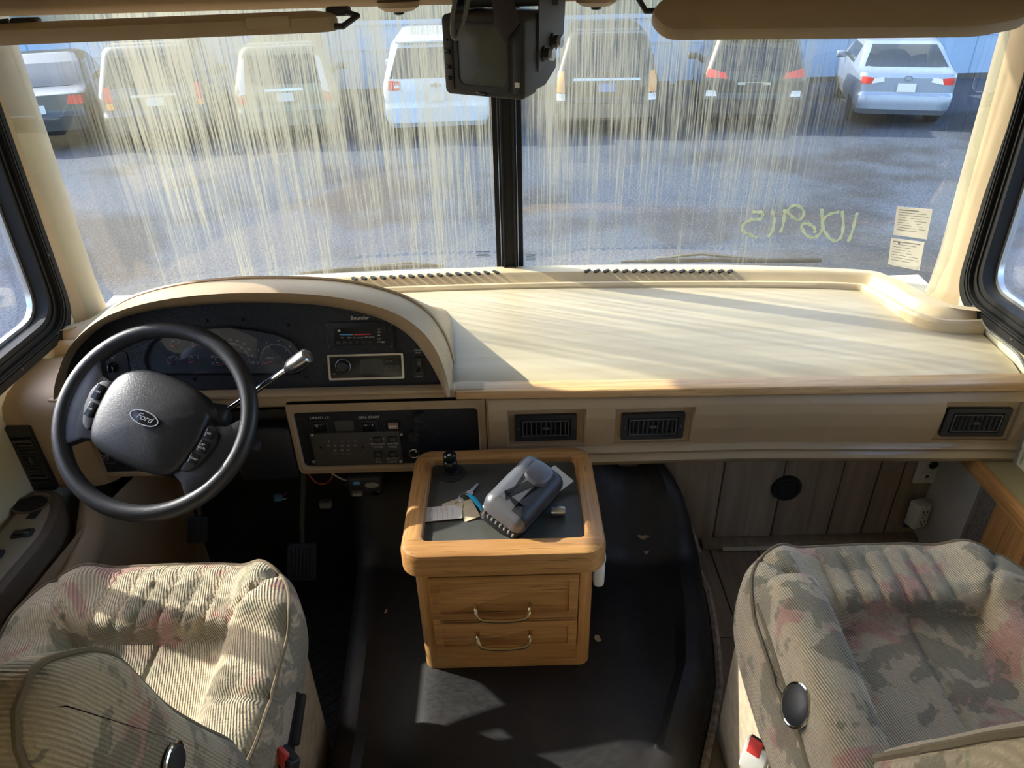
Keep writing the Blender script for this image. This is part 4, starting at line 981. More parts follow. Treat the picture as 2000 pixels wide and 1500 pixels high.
for s_, h in ((-.0012, .008), (-.0012, .012), (.0018, .0225), (.0088, .0300), (.0188, .0332), (.034, .0342)): rows.append([(min(.066, max(-.062, p[0])), min(p[1], -.010), h) for p in inset(o2, s_)])
mb = MB(GM); mb.grid(rows, cu=True); mb.add(rows[-1], [tuple(range(len(o2)))]); mb.build('visor_panel', 'black_plastic', up)
for k in range(8):
    MB(GM).box((-.0755, -.034+k*.0095, -.010), (.004, .004, .012), bev=.001).build('contact', 'chrome', GD)
mb = MB(GM); mb.add([(.060, .010, -.020), (.112, -.002, -.016), (.112, -.050, -.020), (.064, -.040, -.024), (.060, .010, -.023), (.112, -.002, -.019), (.112, -.050, -.023), (.064, -.040, -.027)], [(0,1,2,3),(7,6,5,4),(0,4,5,1),(1,5,6,2),(2,6,7,3),(3,7,4,0)]); mb.build('bracket', 'off_white', GD)
mb = MB(frame(Vector((.096, 1.178, TP+.012)), (0, 1, 0), (0, 0, 1))); mb.lathe([(.010, -.018), (.0115, -.012), (.0115, .008), (.010, .012), (.004, .012)], 18); mb.build('clamp_knob', 'steel', GD)

# bunch of keys with tags
KR = thing('key_ring', 'bunch of keys with white tag, wooden fob and blue clip on the console', 'keys', (-.11, 1.22, TP))
mb = MB(Matrix.Translation((-.112, 1.236, TP+.006)) @ Euler((.35, .2, 0)).to_matrix().to_4x4()); mb.tube([(.014*cos(a), .014*sin(a), 0) for a in [2*pi*k/24 for k in range(24)]], .0013, 6, True); mb.build('ring', 'steel', KR)
mb = MB(Matrix.Translation((-.125, 1.212, TP+.005)) @ Euler((.2, -.4, 0)).to_matrix().to_4x4()); mb.tube([(.011*cos(a), .014*sin(a), 0) for a in [2*pi*k/24 for k in range(24)]], .0011, 6, True); mb.build('tag_ring', 'steel', KR)
mb = MB(Matrix.Translation((-.097, 1.266, TP+.004)) @ Euler((0, 0, radians(62))).to_matrix().to_4x4()); mb.prism(ccw(rpoly([(-.006, -.004), (.022, -.004), (.025, -.001), (.022, .003), (.016, .0015), (.012, .004), (.008, .002), (.004, .004), (-.006, .004)], .001, 2)), 0, .002); mb.prism(ell(.010, .009, 16, -.014, 0), 0, .0025); mb.build('key', 'steel', KR)
wt = MB(Matrix.Translation((-.158, 1.190, TP+.004)) @ Euler((.03, -.03, radians(4))).to_matrix().to_4x4()); wt.prism(rrect(.082, .044, .004), 0, .0015); wtag = wt.build('white_tag', 'white_plastic', KR)
M = Matrix.Translation((-.158, 1.190, TP+.0058)) @ Euler((.03, -.03, radians(4))).to_matrix().to_4x4(); mb = MB(M)
for k in range(5): mb.add(*boxvf(.0006, .030, .0002), False, Matrix.Translation((-.024+k*.011, -.003, 0)))
mb.build('tag_lines', 'tag_ink', wtag)
mb = MB()
for k, s in enumerate(('YEAR', 'MAKE', 'MODEL', 'COLOR')): text_mb(mb, s, .0048, M @ Matrix.Translation((-.028+k*.011, .012, 0)) @ Matrix.Rotation(-pi/2, 4, 'Z'))
text_mb(mb, 'TAG', .0048, M @ Matrix.Translation((-.028, -.016, 0)) @ Matrix.Rotation(-pi/2, 4, 'Z'))
mb.build('tag_print', 'tag_ink', wtag)
mb = MB(Matrix.Translation((-.104, 1.196, TP+.004)) @ Euler((.1, .12, radians(-66))).to_matrix().to_4x4()); mb.prism(rrect(.056, .036, .003), 0, .0025); mb.build('wooden_fob', 'fob_wood', KR)
mb = MB(Matrix.Translation((-.134, 1.218, TP+.001)) @ Euler((0, .05, radians(30))).to_matrix().to_4x4()); mb.prism(rrect(.050, .034, .003), 0, .002); mb.build('second_fob', 'fob_wood', KR)
mb = MB(); mb.tube([(-.103, 1.240, TP+.012), (-.090, 1.222, TP+.014), (-.078, 1.205, TP+.010), (-.070, 1.185, TP+.005)], [.004, .006, .005, .003], 8); mb.build('blue_clip', 'blue_plastic', KR)
# white box corner behind the console
WB = thing('white_box', 'white plastic box mounted on the right side of the oak console', 'box', (.175, 1.2, .50)); mb = MB(); mb.box((.176, 1.13, .515), (.024, .10, .07), bev=.010, seg=3); mb.build('case', 'white_plastic', WB); mb = MB(); mb.box((.186, 1.13, .545), (.010, .06, .02), bev=.003); mb.build('lid', 'white_plastic', WB)

# trailer brake controller under the dash
BC = thing('brake_controller', 'black trailer brake controller hanging under the switch panel', 'controller', (-.385, 1.44, .46))
M = frame((-0.379, 1.415, 0.507), (1, 0, .02), (0, .1, 1)); mb = MB(M); mb.box((0, 0, -.04), (.088, .054, .09), bev=.006, seg=3); mb.build('case', 'black_plastic', BC)
mb = MB(M); mb.box((-.022, -.016, .006), (.030, .018, .006), bev=.002); mb.build('slide', 'dark_grey', BC); mb = MB(M); mb.box((-.022, -.018, .0095), (.022, .007, .002)); mb.build('display', 'dim_print', BC)
MB(M).prism(ell(.010, .005, 16, -.020, .014), .004, .007).build('oval_badge', 'blue_print', BC); MB(M).prism(ell(.018, .008, 16, .018, .006), .004, .006).build('brand_oval', 'dim_print', BC)
MB(M).box((.026, -.018, .004), (.022, .014, .006), bev=.002).build('thumb_lever', 'black_gloss', BC)
mb = MB(); mb.box((-0.386, 1.455, 0.501), (.094, .05, .004)); mb.build('bracket', 'dark_grey', BC)
# wires and connectors under the dash
tag(MB().tube(spline([(-0.531, 1.450, 0.530), (-0.517, 1.450, 0.499), (-0.496, 1.450, 0.490), (-0.476, 1.450, 0.502), (-0.467, 1.450, 0.523)], 5), .0018, 6).build('red_wire', 'wire_red'), 'red wire drooping below the switch panel', 'wire')
tag(MB().tube(spline([(-0.469, 1.450, 0.525), (-0.455, 1.450, 0.511), (-0.441, 1.450, 0.502), (-0.426, 1.450, 0.496)], 5), .0022, 6).build('white_wire', 'wire_white'), 'white wire running to the brake controller', 'wire')
bcn = thing('wire_connector', 'blue plug with loose wires in the dark footwell', 'connector', (-0.686, 1.600, 0.323)); MB().box((-0.686, 1.600, 0.323), (.022, .016, .018), rot=(.2, .3, .4), bev=.003).build('plug', 'blue_print', bcn); MB().tube([(-0.680, 1.600, 0.322), (-0.671, 1.600, 0.326), (-0.661, 1.600, 0.341)], .0018, 6).build('wire', 'wire_red', bcn); MB().tube([(-0.681, 1.600, 0.319), (-0.671, 1.600, 0.316), (-0.663, 1.600, 0.320)], .0018, 6).build('wire', 'wire_white', bcn)
wcn = thing('relay_block', 'pale relay block in the dark footwell under the dash', 'connector', (-0.560, 1.620, 0.276)); MB().box((-0.560, 1.620, 0.276), (.034, .016, .022), bev=.003).build('block', 'dim_print', wcn); MB().box((-0.558, 1.620, 0.290), (.024, .012, .012), bev=.002).build('plug', 'dark_grey', wcn)

# ================================================================ seats
def cushion(M, W, D, T, hfun, name, m, parent, na=168, nr=44, rc=.16, edge=.055, skirt=.0):
    """upholstered block: local x across, y towards its front, z up; T thick"""
    def outline(a):
        c, s = cos(a), sin(a); p = 3.6
        r = (abs(c)**p+abs(s)**p)**(-1/p); return c*r, s*r
    ang = [2*pi*k/na for k in range(na)]; rows = []
    rs = [0.02]+[i/nr for i in range(1, nr+1)]
    for r in rs:
        ring = []
        for a in ang:
            ox, oy = outline(a); x, y = ox*r*W/2, oy*r*D/2
            dist = (1-r)*min(W, D)/2; e = max(0, 1-dist/edge); drop = edge*.85*(1-sqrt(max(0, 1-e*e)))
            ring.append((x, y, hfun(ox*r, oy*r)-drop))
        rows.append(ring)
    last = rows[-1]
    for k, (f, sc) in enumerate(((.25, 1.006), (.5, 1.008), (.75, 1.0), (1.0, .975))):
        rows.append([(p[0]*sc, p[1]*sc, p[2]+(-T-p[2])*f) for p in last])
    mb = MB(M); mb.grid(rows, cu=True); mb.add(rows[-1], [tuple(range(na))[::-1]]); mb.add(rows[0], [tuple(range(na))], True); ob = mb.build(name, m, parent, sharp=80)
    pp = [Vector(p)+Vector((0, 0, .001)) for p in rows[nr-2]]
    return ob, pp
def g(x, w): return math.exp(-(x/w)**2)
def seat_top(a, b):
    A = abs(a); h = .028*sm(.44, .66, A) + .026*sm(.30, .52, b)*(1-.3*sm(.6, .9, A))
    inset_ = (1-sm(.50, .53, A))*(1-sm(.36, .40, b))
    h -= .020*inset_
    h -= .014*g(A-.53, .022)*(1-sm(.38, .44, b)); h -= .014*g(b-.39, .022)*(1-sm(.50, .56, A))
    if b > .36: h -= .008*(1-sm(.52, .60, A))*sm(.36, .46, b)*(1-sm(.84, .97, b))*sum(g(a-q-.05*(b-.4), .018) for q in (-.40, -.24, -.10, .05, .20, .36))
    d = (A-.53)-(b-.40)*.62                       # mitre seams running to the front corners
    h -= .012*g(d, .020)*sm(.38, .45, b)*(1-sm(.85, .98, b))
    h -= .007*g(b+.12, .03)*sm(.53, .60, A); h -= .006*g(b+.62, .03)*sm(.53, .60, A)
    h -= .006*g(a-.06, .02)*inset_
    return h + .004*mnoise.noise(Vector((a*3, b*3, .7)))
def back_top(a, b):
    A = abs(a); h = .085*sm(.50, .82, A)*(1-.35*sm(.7, 1, b)) + .03*sm(-.2, -.75, b)*0 + .025*sm(.45, .65, b)*(1-sm(.5, .7, A))
    h -= .012*g(A-.52, .03)*(1-sm(.5, .6, b)); h -= .012*g(b-.5, .03)*(1-sm(.5, .6, A)); return h + .004*mnoise.noise(Vector((a*3, b*3, 3.1)))
def piping(pts, M, r, parent):
    MB(M).tube(pts, r, 6, True).build('piping', 'seat_piping', parent)
def captain_seat(name, label, cx, yf, W, zt, back_y, back_z, recline, bw, rot=0):
    S = thing(name, label, 'seat', (cx, .85, FZ if cx > 0 else 0))
    D = .57; M = frame((cx, yf-D/2, zt-.035), (cos(rot), sin(rot), 0), (-sin(rot), cos(rot), .045))
    ob, pp = cushion(M, W, D, .13, seat_top, 'seat_cushion', 'seat_fabric', S); piping(pp, M, .0035, ob)
    up = Vector((0, -sin(recline), cos(recline))); ex = Vector((-1, 0, 0))
    BM_ = frame(Vector((cx-(.03 if cx < 0 else 0), back_y, back_z)), ex, up)        # z of this frame looks forward
    if (BM_.to_3x3() @ Vector((0, 0, 1))).y < 0: BM_ = frame(Vector((cx-(.03 if cx < 0 else 0), back_y, back_z)), -ex, up)
    if (BM_.to_3x3() @ Vector((0, 0, 1))).y < 0: raise Exception
    ob2, pp2 = cushion(BM_, bw, .64, .12, back_top, 'backrest', 'seat_fabric_back', S, edge=.05); piping(pp2, BM_, .0055, ob2)
    z0 = FZ if cx > 0 else 0
    mb = MB(); mb.box((cx, .76, (z0+zt-.17)/2), (W-.05, .46, zt-.17-z0), bev=.03, seg=3); mb.build('pedestal', 'seat_side', S)
    return S, M, BM_
DS, DM, DBM = captain_seat('driver_seat', 'floral corduroy captain seat behind the steering wheel, half in sun', -.690, 1.075, .560, .615, .395, 1.00, radians(15), .46)
PS, PM, PBM = captain_seat('passenger_seat', 'floral corduroy captain seat on the passenger side with its armrest down', .715, 1.080, .590, .615, .395, .86, radians(27), .56)
def pivot_cap(c, nrm, r, parent):
    nrm = Vector(nrm).normalized(); M = frame(c, nrm.orthogonal(), nrm.cross(nrm.orthogonal()))
    cp_ = MB(M).lathe([(r, -.004), (r, .004), (r*.85, .008), (r*.3, .010)], 28).build('pivot_cap', 'black_plastic', parent)
    MB(M).tube([(r*cos(a), r*sin(a), .004) for a in [2*pi*k/28 for k in range(28)]], .0025, 6, True).build('chrome_ring', 'chrome', cp_)
# driver's right armrest, swung up against the backrest
AO = ccw([(.42, 1.118), (.455, 1.092), (.488, 1.056), (.509, 1.017), (.528, .945), (.548, .872), (.592, .762), (.637, .657), (.642, .588), (.60, .55), (.545, .58), (.49, .70), (.44, .83), (.39, .96), (.365, 1.06), (.385, 1.11)])
AO = [tuple(p[:2]) for p in spline([(*p, 0) for p in AO+AO[:1]], 3)[:-1]]
AM = frame((-.488, 0, 0), (0, 1, 0), (0, 0, 1)); mb = MB(AM); rows = []
for d_, h_ in ((.012, 0), (.003, .006), (0, .018), (0, .048), (.004, .062), (.014, .072), (.030, .078)): rows.append([(*p, h_) for p in (inset(AO, d_) if d_ else AO)])
mb.grid(rows, cu=True); mb.add(rows[-1], [tuple(range(len(AO)))]); mb.add(rows[0], [tuple(range(len(AO)))[::-1]]); ra = mb.build('raised_armrest', 'seat_fabric_arm', DS, sharp=80)
MB(AM).tube([(*p, .052) for p in AO], .0042, 6, True).build('piping', 'seat_piping', ra)
pivot_cap((-.408, .484, .861), (1, 0, .05), .022, DS)
# passenger's left armrest, lowered
rows = []; axis = spline([(.428, .38, .706), (.440, .50, .708), (.452, .64, .708), (.462, .77, .704), (.468, .845, .694), (.470, .872, .680)], 6); n = len(axis)
for i, c in enumerate(axis):
    t = i/(n-1); k = 1 if t < .8 else sqrt(max(.02, 1-((t-.8)/.205)**2)); wv = .049*(.82+.18*k)*k**.4; hv = .062*k
    rows.append([(c.x+wv*(abs(cos(a))**.7)*(1 if cos(a) > 0 else -1), c.y, c.z+hv*(abs(sin(a))**.7)*(1 if sin(a) > 0 else -1)) for a in [2*pi*q/28 for q in range(28)]])
mb = MB(); mb.grid(rows, cu=True); mb.add(rows[-1], [tuple(range(28))]); mb.add(rows[0], [tuple(range(28))[::-1]]); ar = mb.build('armrest', 'seat_fabric', PS, sharp=80)
mb = MB(); mb.tube([Vector(r[15])+Vector((-.001, 0, 0)) for r in rows[:-3]], .004, 6); mb.build('armrest_piping', 'seat_piping', ar)
pivot_cap((.400, .630, .722), (-1, 0, .45), .030, PS)
# seat side controls and buckles
def bar_box(p, q, w_, h_, name, m, parent):
    p, q = Vector(p), Vector(q); M = frame((p+q)/2, q-p, (0, 0, 1)); mb = MB(M); mb.box((0, 0, 0), ((q-p).length, h_, w_), bev=.003); return mb.build(name, m, parent)
bar_box((-.398, .745, .475), (-.398, .825, .505), .012, .018, 'recline_lever', 'black_plastic', DS)
bar_box((-.408, .70, .45), (-.408, .83, .50), .010, .03, 'lever_plate', 'black_matte', DS)
def buckle(name, label, c, d, body_m):
    c = Vector(c); d = Vector(d).normalized(); B = thing(name, label, 'buckle', c-d*.06)
    M = frame(c, Vector((.75, -.65, 0)), d)
    bd_ = MB(M).box((0, 0, 0), (.044, .062, .022), bev=.004, seg=3).build('body', body_m, B)
    MB(M).box((0, .020, .009), (.034, .036, .010), bev=.003).build('release_button', 'red_plastic', bd_) if False else None
    MB(M).box((.0, .027, -.002), (.036, .012, .014), bev=.001).build('slot', 'black_matte', B)
    MB(M).box((-.004, .024, .0075), (.024, .030, .009), bev=.002).build('release_button', 'red_plastic', B)
    MB().tube([c-d*.03, c-d*.09], .010, 8).build('stalk', 'black_plastic', B)
buckle('seat_belt_buckle', 'black seat belt buckle with red button beside the driver seat', (-.398, .695, .49), (.12, .35, .93), 'black_plastic')
buckle('seat_belt_buckle', 'pale grey seat belt buckle with red button beside the passenger seat', (.415, .73, .43), (-.1, .35, .93), 'wall_grey')

# ================================================================ driver's side console with cup holder and switches
SC_ = thing('side_console', 'tan side console with cup holder and switches left of the driver seat', 'console', (-1.14, 1.0, .2))
TOPO = ccw([(-1.20, 1.395), (-1.125, 1.390), (-1.080, 1.30), (-1.062, 1.22), (-1.070, 1.05), (-1.080, .40), (-1.20, .40)])
hole = [(-1.172+.046*cos(a), 1.330+.040*sin(a)) for a in [2*pi*k/24 for k in range(24)]]
mb = MB(); mb.prism(rpoly(TOPO, .03, 4), .20, .548, .016); mb.build('body', 'console_brown', SC_)
mb = MB(); mb.prism(inset(rpoly(TOPO, .03, 4), .022), .545, .5515, .002); mb.build('top_plate', 'console_grey', SC_)
mb = MB(Matrix.Translation((-1.162, 1.325, .552))); mb.ring(ell(.044, .034), ell(.039, .029), -.002, .002); mb.build('cup_rim', 'console_brown', SC_)
mb = MB(Matrix.Translation((-1.162, 1.325, .5522))); mb.prism(ell(.039, .029), -.001, .0005); mb.box((.028, -.036, 0), (.022, .030, .001)); mb.build('cup_well', 'black_matte', SC_)
for (x, y) in ((-1.122, 1.222), (-1.150, 1.155)):
    sw = MB(Matrix.Translation((x, y, .552)) @ Matrix.Rotation(.15, 4, 'Z')).prism(rrect(.046, .026, .006), 0, .004, .001).build('window_switch', 'black_plastic', SC_)
    MB(Matrix.Translation((x, y, .556)) @ Matrix.Rotation(.15, 4, 'Z')).box((0, 0, .001), (.034, .016, .006), rot=(0, .1, 0), bev=.002).build('rocker', 'black_gloss', sw)
mb = MB(); mb.tube([(-1.065, 1.40, .50), (-1.035, 1.30, .46), (-1.03, 1.15, .43), (-1.045, .9, .40)], [.03, .035, .035, .03], 12); mb.build('padded_edge', 'vinyl_tan', SC_)

# ================================================================ monitor, visors
MN = thing('backup_monitor', 'black tube backup monitor hung from the header at the windshield centre', 'monitor', (-.02, 1.70, 1.56))
mc = Vector((-0.042, 1.620, 1.472)); mx = Vector((.90, -.42, -.03)).normalized(); my = Vector((.02, -.06, 1))
MM = frame(mc, mx, my); MW, MH, MD = .190, .156, .20
body = MB(MM).prism(rrect(MW, MH, .012, 4), -.06, 0, .004).build('front_case', 'monitor_grey', MN)
mb = MB(MM); o = rrect(MW-.008, MH-.008, .010, 4); q = rrect(MW-.02, MH-.030, .012, 4, 0, .006); rows = [[(*p, -.058) for p in o], [(*p, -.13) for p in o], [(*p, -MD) for p in q]]
mb.grid(rows, cu=True); mb.add(rows[-1], [tuple(range(len(q)))]); mb.build('rear_case', 'monitor_grey', MN)
so2 = rrect(.126, .132, .014, 5, -.004, -.001); si = rrect(.112, .116, .016, 5, -.002, .002)
MB(MM).ring(so2, si, -.004, .004).build('screen_bezel', 'black_plastic', MN)
mb = MB(MM); nn = 10; rows = [[(-.002-.056+.112*i/nn, .002-.058+.116*j/nn, .0015+.006*(1-(2*i/nn-1)**2)*(1-(2*j/nn-1)**2)) for i in range(nn+1)] for j in range(nn+1)]; mb.grid(rows); mb.build('screen', 'crt_glass', MN)
MB(MM).box((-.081, 0, .001), (.019, .134, .003), bev=.001).build('control_strip', 'monitor_grey', MN)
for k, (dy, w2) in enumerate(((.030, .005), (.008, .012), (-.022, .010), (-.045, .010))):
    MB(MM).box((-.081, dy, .004), (w2, w2*.8, .006), bev=.0015).build('control_knob', 'black_gloss', MN)
MB(MM).box((.078, 0, .001), (.020, .134, .003), bev=.001).build('right_strip', 'black_plastic', MN)
MB(MM).box((.078, -.048, .003), (.011, .010, .001)).build('sticker', 'white_print', MN)
bp = MB(MM).box((-.006, -.0715, .0025), (.026, .008, .003), bev=.001).build('brand_plate', 'black_gloss', MN)
mb = MB(); text_mb(mb, 'Panasonic', .0050, MM @ Matrix.Translation((-.006, -.0715, .0042))); mb.build('brand_lettering', 'dim_print', bp)
# side plates of the bracket with two thumb screws
RM = frame(MM @ Vector((MW/2+.003, 0, -.10)), MM.to_3x3() @ Vector((0, 0, -1)), my)
MB(RM).prism(ccw(rpoly([(-.040, -.035), (.055, -.010), (.105, .020), (.110, .130), (-.040, .130)], .008, 3)), -.001, .002).build('bracket_plate', 'dark_grey', MN)
LM_ = frame(MM @ Vector((-MW/2-.003, 0, -.10)), MM.to_3x3() @ Vector((0, 0, -1)), my); MB(LM_).prism(ccw(rpoly([(-.040, -.035), (.055, -.010), (.105, .020), (.110, .130), (-.040, .130)], .008, 3)), -.002, .001).build('bracket_plate', 'dark_grey', MN)
for (x, y) in ((-.014, .000), (.034, .018)):
    s_ = 1 if (RM.to_3x3() @ Vector((0, 0, 1))).x > 0 else -1
    kn = MB(RM @ Matrix.Translation((x, y, 0))).lathe([(.016, s_*.002), (.016, s_*.007), (.012, s_*.008), (.012, s_*.020)], 7, smooth=False).build('thumb_screw', 'black_plastic', MN)
    MB(RM @ Matrix.Translation((x, y, 0))).lathe([(.0125, s_*.018), (.0125, s_*.026), (.003, s_*.027), (.002, s_*.026)], 20).build('screw_cap', 'silver_trim', kn)
mb = MB(); mb.box((.02, 1.74, 1.575), (.20, .10, .03), bev=.004); mb.build('ceiling_mount', 'black_plastic', MN)
# dark folded plate hanging in front of the monitor's upper right corner
mb = MB(MM); mb.prism(ccw([(.030, .110), (.075, .110), (.088, .072), (.075, .055), (.056, .034), (.036, .062)]), .010, .016, .001); mb.build('shade_flap', 'brown_black', MN)
tag(MB().tube(spline([(-.085, 1.60, 1.60), (-.098, 1.58, 1.555), (-.100, 1.575, 1.520), (-.090, 1.575, 1.515), (-.078, 1.58, 1.540), (-.060, 1.60, 1.60)], 6), .0045, 8).build('video_cable', 'wire_grey'), 'grey cable looping over the top of the monitor', 'cable')

def visor(name, label, corners_o, O, ex, ey, th, arms):
    V = thing(name, label, 'sun visor', O); M = frame(O, ex, ey)
    pd = MB(M).prism(ccw(corners_o), -th/2, th/2, th*.42); pad_ = pd.build('pad', 'visor_tan', V)
    return V, M, pad_
V1, M1, p1 = visor('sun_visor', 'tan sun visor folded up above the steering wheel', rpoly([(-.40, -.075), (.39, -.065), (.40, .0), (.34, .075), (-.40, .075)], .03, 4), (-.735, 1.655, 1.541), (1, 0, .012), (0, 1, .02), .030, None)
MB(M1).prism(rrect(.085, .02, .006, 4, .27, -.066), -.002, .018, .002).build('vanity_flap', 'visor_tan', p1)
MB().tube([(-.355, 1.62, 1.538), (-.325, 1.62, 1.537), (-.300, 1.66, 1.553), (-.335, 1.69, 1.560)], .0062, 8).build('rod', 'black_plastic', V1); MB().box((-.345, 1.695, 1.560), (.05, .03, .018), bev=.005).build('bracket', 'black_plastic', V1)
MB().tube([(-1.16, 1.66, 1.535), (-1.10, 1.70, 1.553), (-1.05, 1.71, 1.556)], .006, 8).build('rod', 'black_plastic', V1); MB().box((-1.02, 1.72, 1.553), (.055, .03, .018), bev=.005).build('bracket', 'black_plastic', V1)
V2, M2, p2 = visor('sun_visor', 'tan sun visor hanging lower on the passenger side', rpoly([(-.41, .0), (-.385, -.07), (.25, -.075), (.36, -.045), (.40, .02), (.40, .06), (-.37, .06)], .03, 4), (.715, 1.66, 1.535), (1, 0, -.010), (0, .90, .44), .024, None)
MB().tube([(.335, 1.70, 1.545), (.305, 1.70, 1.545), (.285, 1.70, 1.572), (.300, 1.70, 1.585)], .0062, 8).build('rod', 'black_plastic', V2); MB().box((.325, 1.705, 1.580), (.05, .03, .018), bev=.005).build('bracket', 'black_plastic', V2)
MB().tube([(1.10, 1.71, 1.535), (1.145, 1.71, 1.536), (1.13, 1.71, 1.55), (1.09, 1.72, 1.575)], .006, 8).build('rod', 'black_plastic', V2)

# ================================================================ on the windshield
NUM = thing('painted_number', 'pale number 106915 painted on the outside of the windshield, reading backwards', 'writing', (.85, 2.05, .95))
STROKES = [[(1.006, 1.987, 0.995), (1.004, 1.988, 0.976), (1.005, 1.989, 0.944), (1.001, 1.991, 0.907)],
    [(0.966, 1.997, 0.998), (0.976, 1.996, 0.963), (0.980, 1.996, 0.931), (0.976, 1.998, 0.913), (0.963, 2.001, 0.907), (0.944, 2.005, 0.920), (0.927, 2.008, 0.943), (0.921, 2.009, 0.964), (0.926, 2.008, 0.979), (0.941, 2.004, 0.990), (0.959, 1.999, 0.995)],
    [(0.911, 2.011, 1.001), (0.918, 2.010, 0.971), (0.924, 2.009, 0.950), (0.923, 2.010, 0.932), (0.913, 2.013, 0.917), (0.898, 2.016, 0.914), (0.877, 2.021, 0.929), (0.867, 2.023, 0.949), (0.877, 2.020, 0.956), (0.890, 2.017, 0.953), (0.903, 2.014, 0.943), (0.906, 2.014, 0.934), (0.905, 2.014, 0.928)],
    [(0.811, 2.033, 0.925), (0.815, 2.032, 0.949), (0.813, 2.031, 0.985), (0.811, 2.031, 0.994), (0.819, 2.030, 0.992), (0.829, 2.028, 1.006), (0.845, 2.025, 1.008), (0.862, 2.023, 0.996), (0.866, 2.022, 0.979), (0.856, 2.025, 0.966), (0.838, 2.027, 0.973), (0.821, 2.029, 0.988)],
    [(0.776, 2.036, 0.991), (0.786, 2.035, 0.973), (0.789, 2.035, 0.952), (0.787, 2.036, 0.926), (0.779, 2.038, 0.911)],
    [(0.723, 2.043, 0.988), (0.734, 2.042, 0.987), (0.750, 2.040, 0.987), (0.752, 2.040, 0.973), (0.747, 2.041, 0.965), (0.721, 2.044, 0.963), (0.704, 2.047, 0.950), (0.701, 2.048, 0.935), (0.710, 2.047, 0.924), (0.732, 2.044, 0.914), (0.748, 2.042, 0.907)]]
for st in STROKES:
    P = [Vector(p)+Vector((0, .004, 0)) for p in st]; sp = spline(P, 4); mb = MB(); rows = []
    for i, p in enumerate(sp):
        t = (sp[min(i+1, len(sp)-1)]-sp[max(i-1, 0)]).normalized(); nn_ = t.cross(Vector((0, 1, 0))).normalized(); hw = .0042+.0012*sin(i*1.3)
        rows.append([p+nn_*hw, p+nn_*hw*.5+Vector((0, .0015, 0)), p-nn_*hw*.5+Vector((0, .0015, 0)), p-nn_*hw])
    mb.grid(rows, cu=True); mb.build('digit', 'window_paint', NUM)
def sticker(name, label, q, lines, extra):
    q = [Vector(p)+Vector((0, -.003, 0)) for p in q]; S = thing(name, label, 'sticker', q[3])
    mb = MB(); b = [p+Vector((0, .0008, 0)) for p in q]; mb.add(q+b, [(0,1,2,3),(7,6,5,4),(0,4,5,1),(1,5,6,2),(2,6,7,3),(3,7,4,0)]); pp_ = mb.build('paper', 'paper', S)
    mb = MB(); rn = random.Random(len(label))
    for k in range(lines):
        v = .10+.78*k/lines; L = q[0].lerp(q[3], v); R = q[1].lerp(q[2], v); a_, b_ = L.lerp(R, .07), L.lerp(R, .60+.33*rn.random())
        mb.add(*boxvf((b_-a_).length, .0026 if k == 0 else .0014, .0004), False, frame((a_+b_)/2+Vector((0, -.0006, 0)), b_-a_, (0, 0, 1)))
    tag(mb.build('print_lines', 'print_grey', S), kind='stuff')
    if extra:
        L, R = q[0].lerp(q[3], .90), q[1].lerp(q[2], .90); a_, b_ = L.lerp(R, .08), L.lerp(R, .92); mb = MB(); mb.add(*boxvf((b_-a_).length, .008, .0004), False, frame((a_+b_)/2+Vector((0, -.0008, 0)), b_-a_, (0, 0, 1))); mb.build('white_bar', 'white_plastic', S)
        c = q[0].lerp(q[1], .26).lerp(q[3].lerp(q[2], .26), .13); mb = MB(frame(c, (1, 0, 0), (0, 0, 1))); mb.prism(ell(.0035, .0035, 12), 0, .0008); mb.build('round_mark', 'black_matte', S)
sticker('paper_sticker', 'upper printed paper notice stuck inside the windshield right corner', [(1.091, 1.949, 1.025), (1.159, 1.893, 1.033), (1.164, 1.888, 0.949), (1.100, 1.945, 0.944)], 9, False)
sticker('paper_sticker', 'lower printed paper notice with a white bar in the windshield right corner', [(1.097, 1.947, 0.934), (1.162, 1.891, 0.940), (1.168, 1.886, 0.857), (1.106, 1.943, 0.855)], 8, True)
for nm, ua in (('etched_mark', [(-0.100, 2.082, 0.866), (-0.056, 2.083, 0.864)]), ('etched_mark', [(0.051, 2.083, 0.851), (0.083, 2.083, 0.851)])):
    mb = MB(); a_, b_ = Vector(ua[0]), Vector(ua[1])
    for k in range(5): mb.add(*boxvf((b_-a_).length*(1-.12*(k % 3)), .0012, .0003), False, frame((a_+b_)/2+Vector((0, -.0015, .008-.0042*k)), (1, 0, 0), (0, 0, 1)))
    tag(mb.build(nm, 'black_matte', ws), kind='stuff')
def wiper(label, P, arm):
    W_ = thing('wiper', label, 'wiper', P[0]); off = Vector((0, .022, 0))
    MB().tube([Vector(p)+off for p in P], [.004]+[.008]*(len(P)-2)+[.006], 8).build('blade', 'black_rubber', W_)
    MB().tube([Vector(p)+off*1.5 for p in arm], .005, 6).build('arm', 'dark_grey', W_)
    c = Vector(arm[-1])+off*1.4; MB().box(c, (.05, .014, .010), bev=.002).build('hinge', 'dark_grey', W_)
wiper('black wiper blade resting along the lower right windshield', [(0.352, 2.078, 0.820), (0.485, 2.070, 0.824), (0.640, 2.058, 0.827), (0.791, 2.038, 0.828), (0.935, 2.010, 0.836), (0.949, 2.006, 0.837)], [(0.791, 2.038, 0.828), (0.670, 2.055, 0.835), (0.600, 2.061, 0.842), (0.531, 2.066, 0.835), (0.485, 2.070, 0.828)])
wiper('black wiper blade resting low on the left windshield', [(-0.647, 2.054, 0.820), (-0.544, 2.063, 0.824), (-0.435, 2.072, 0.824), (-0.324, 2.078, 0.824), (-0.229, 2.082, 0.824)], [(-0.435, 2.072, 0.824), (-0.371, 2.075, 0.829), (-0.308, 2.079, 0.830), (-0.230, 2.082, 0.819)])

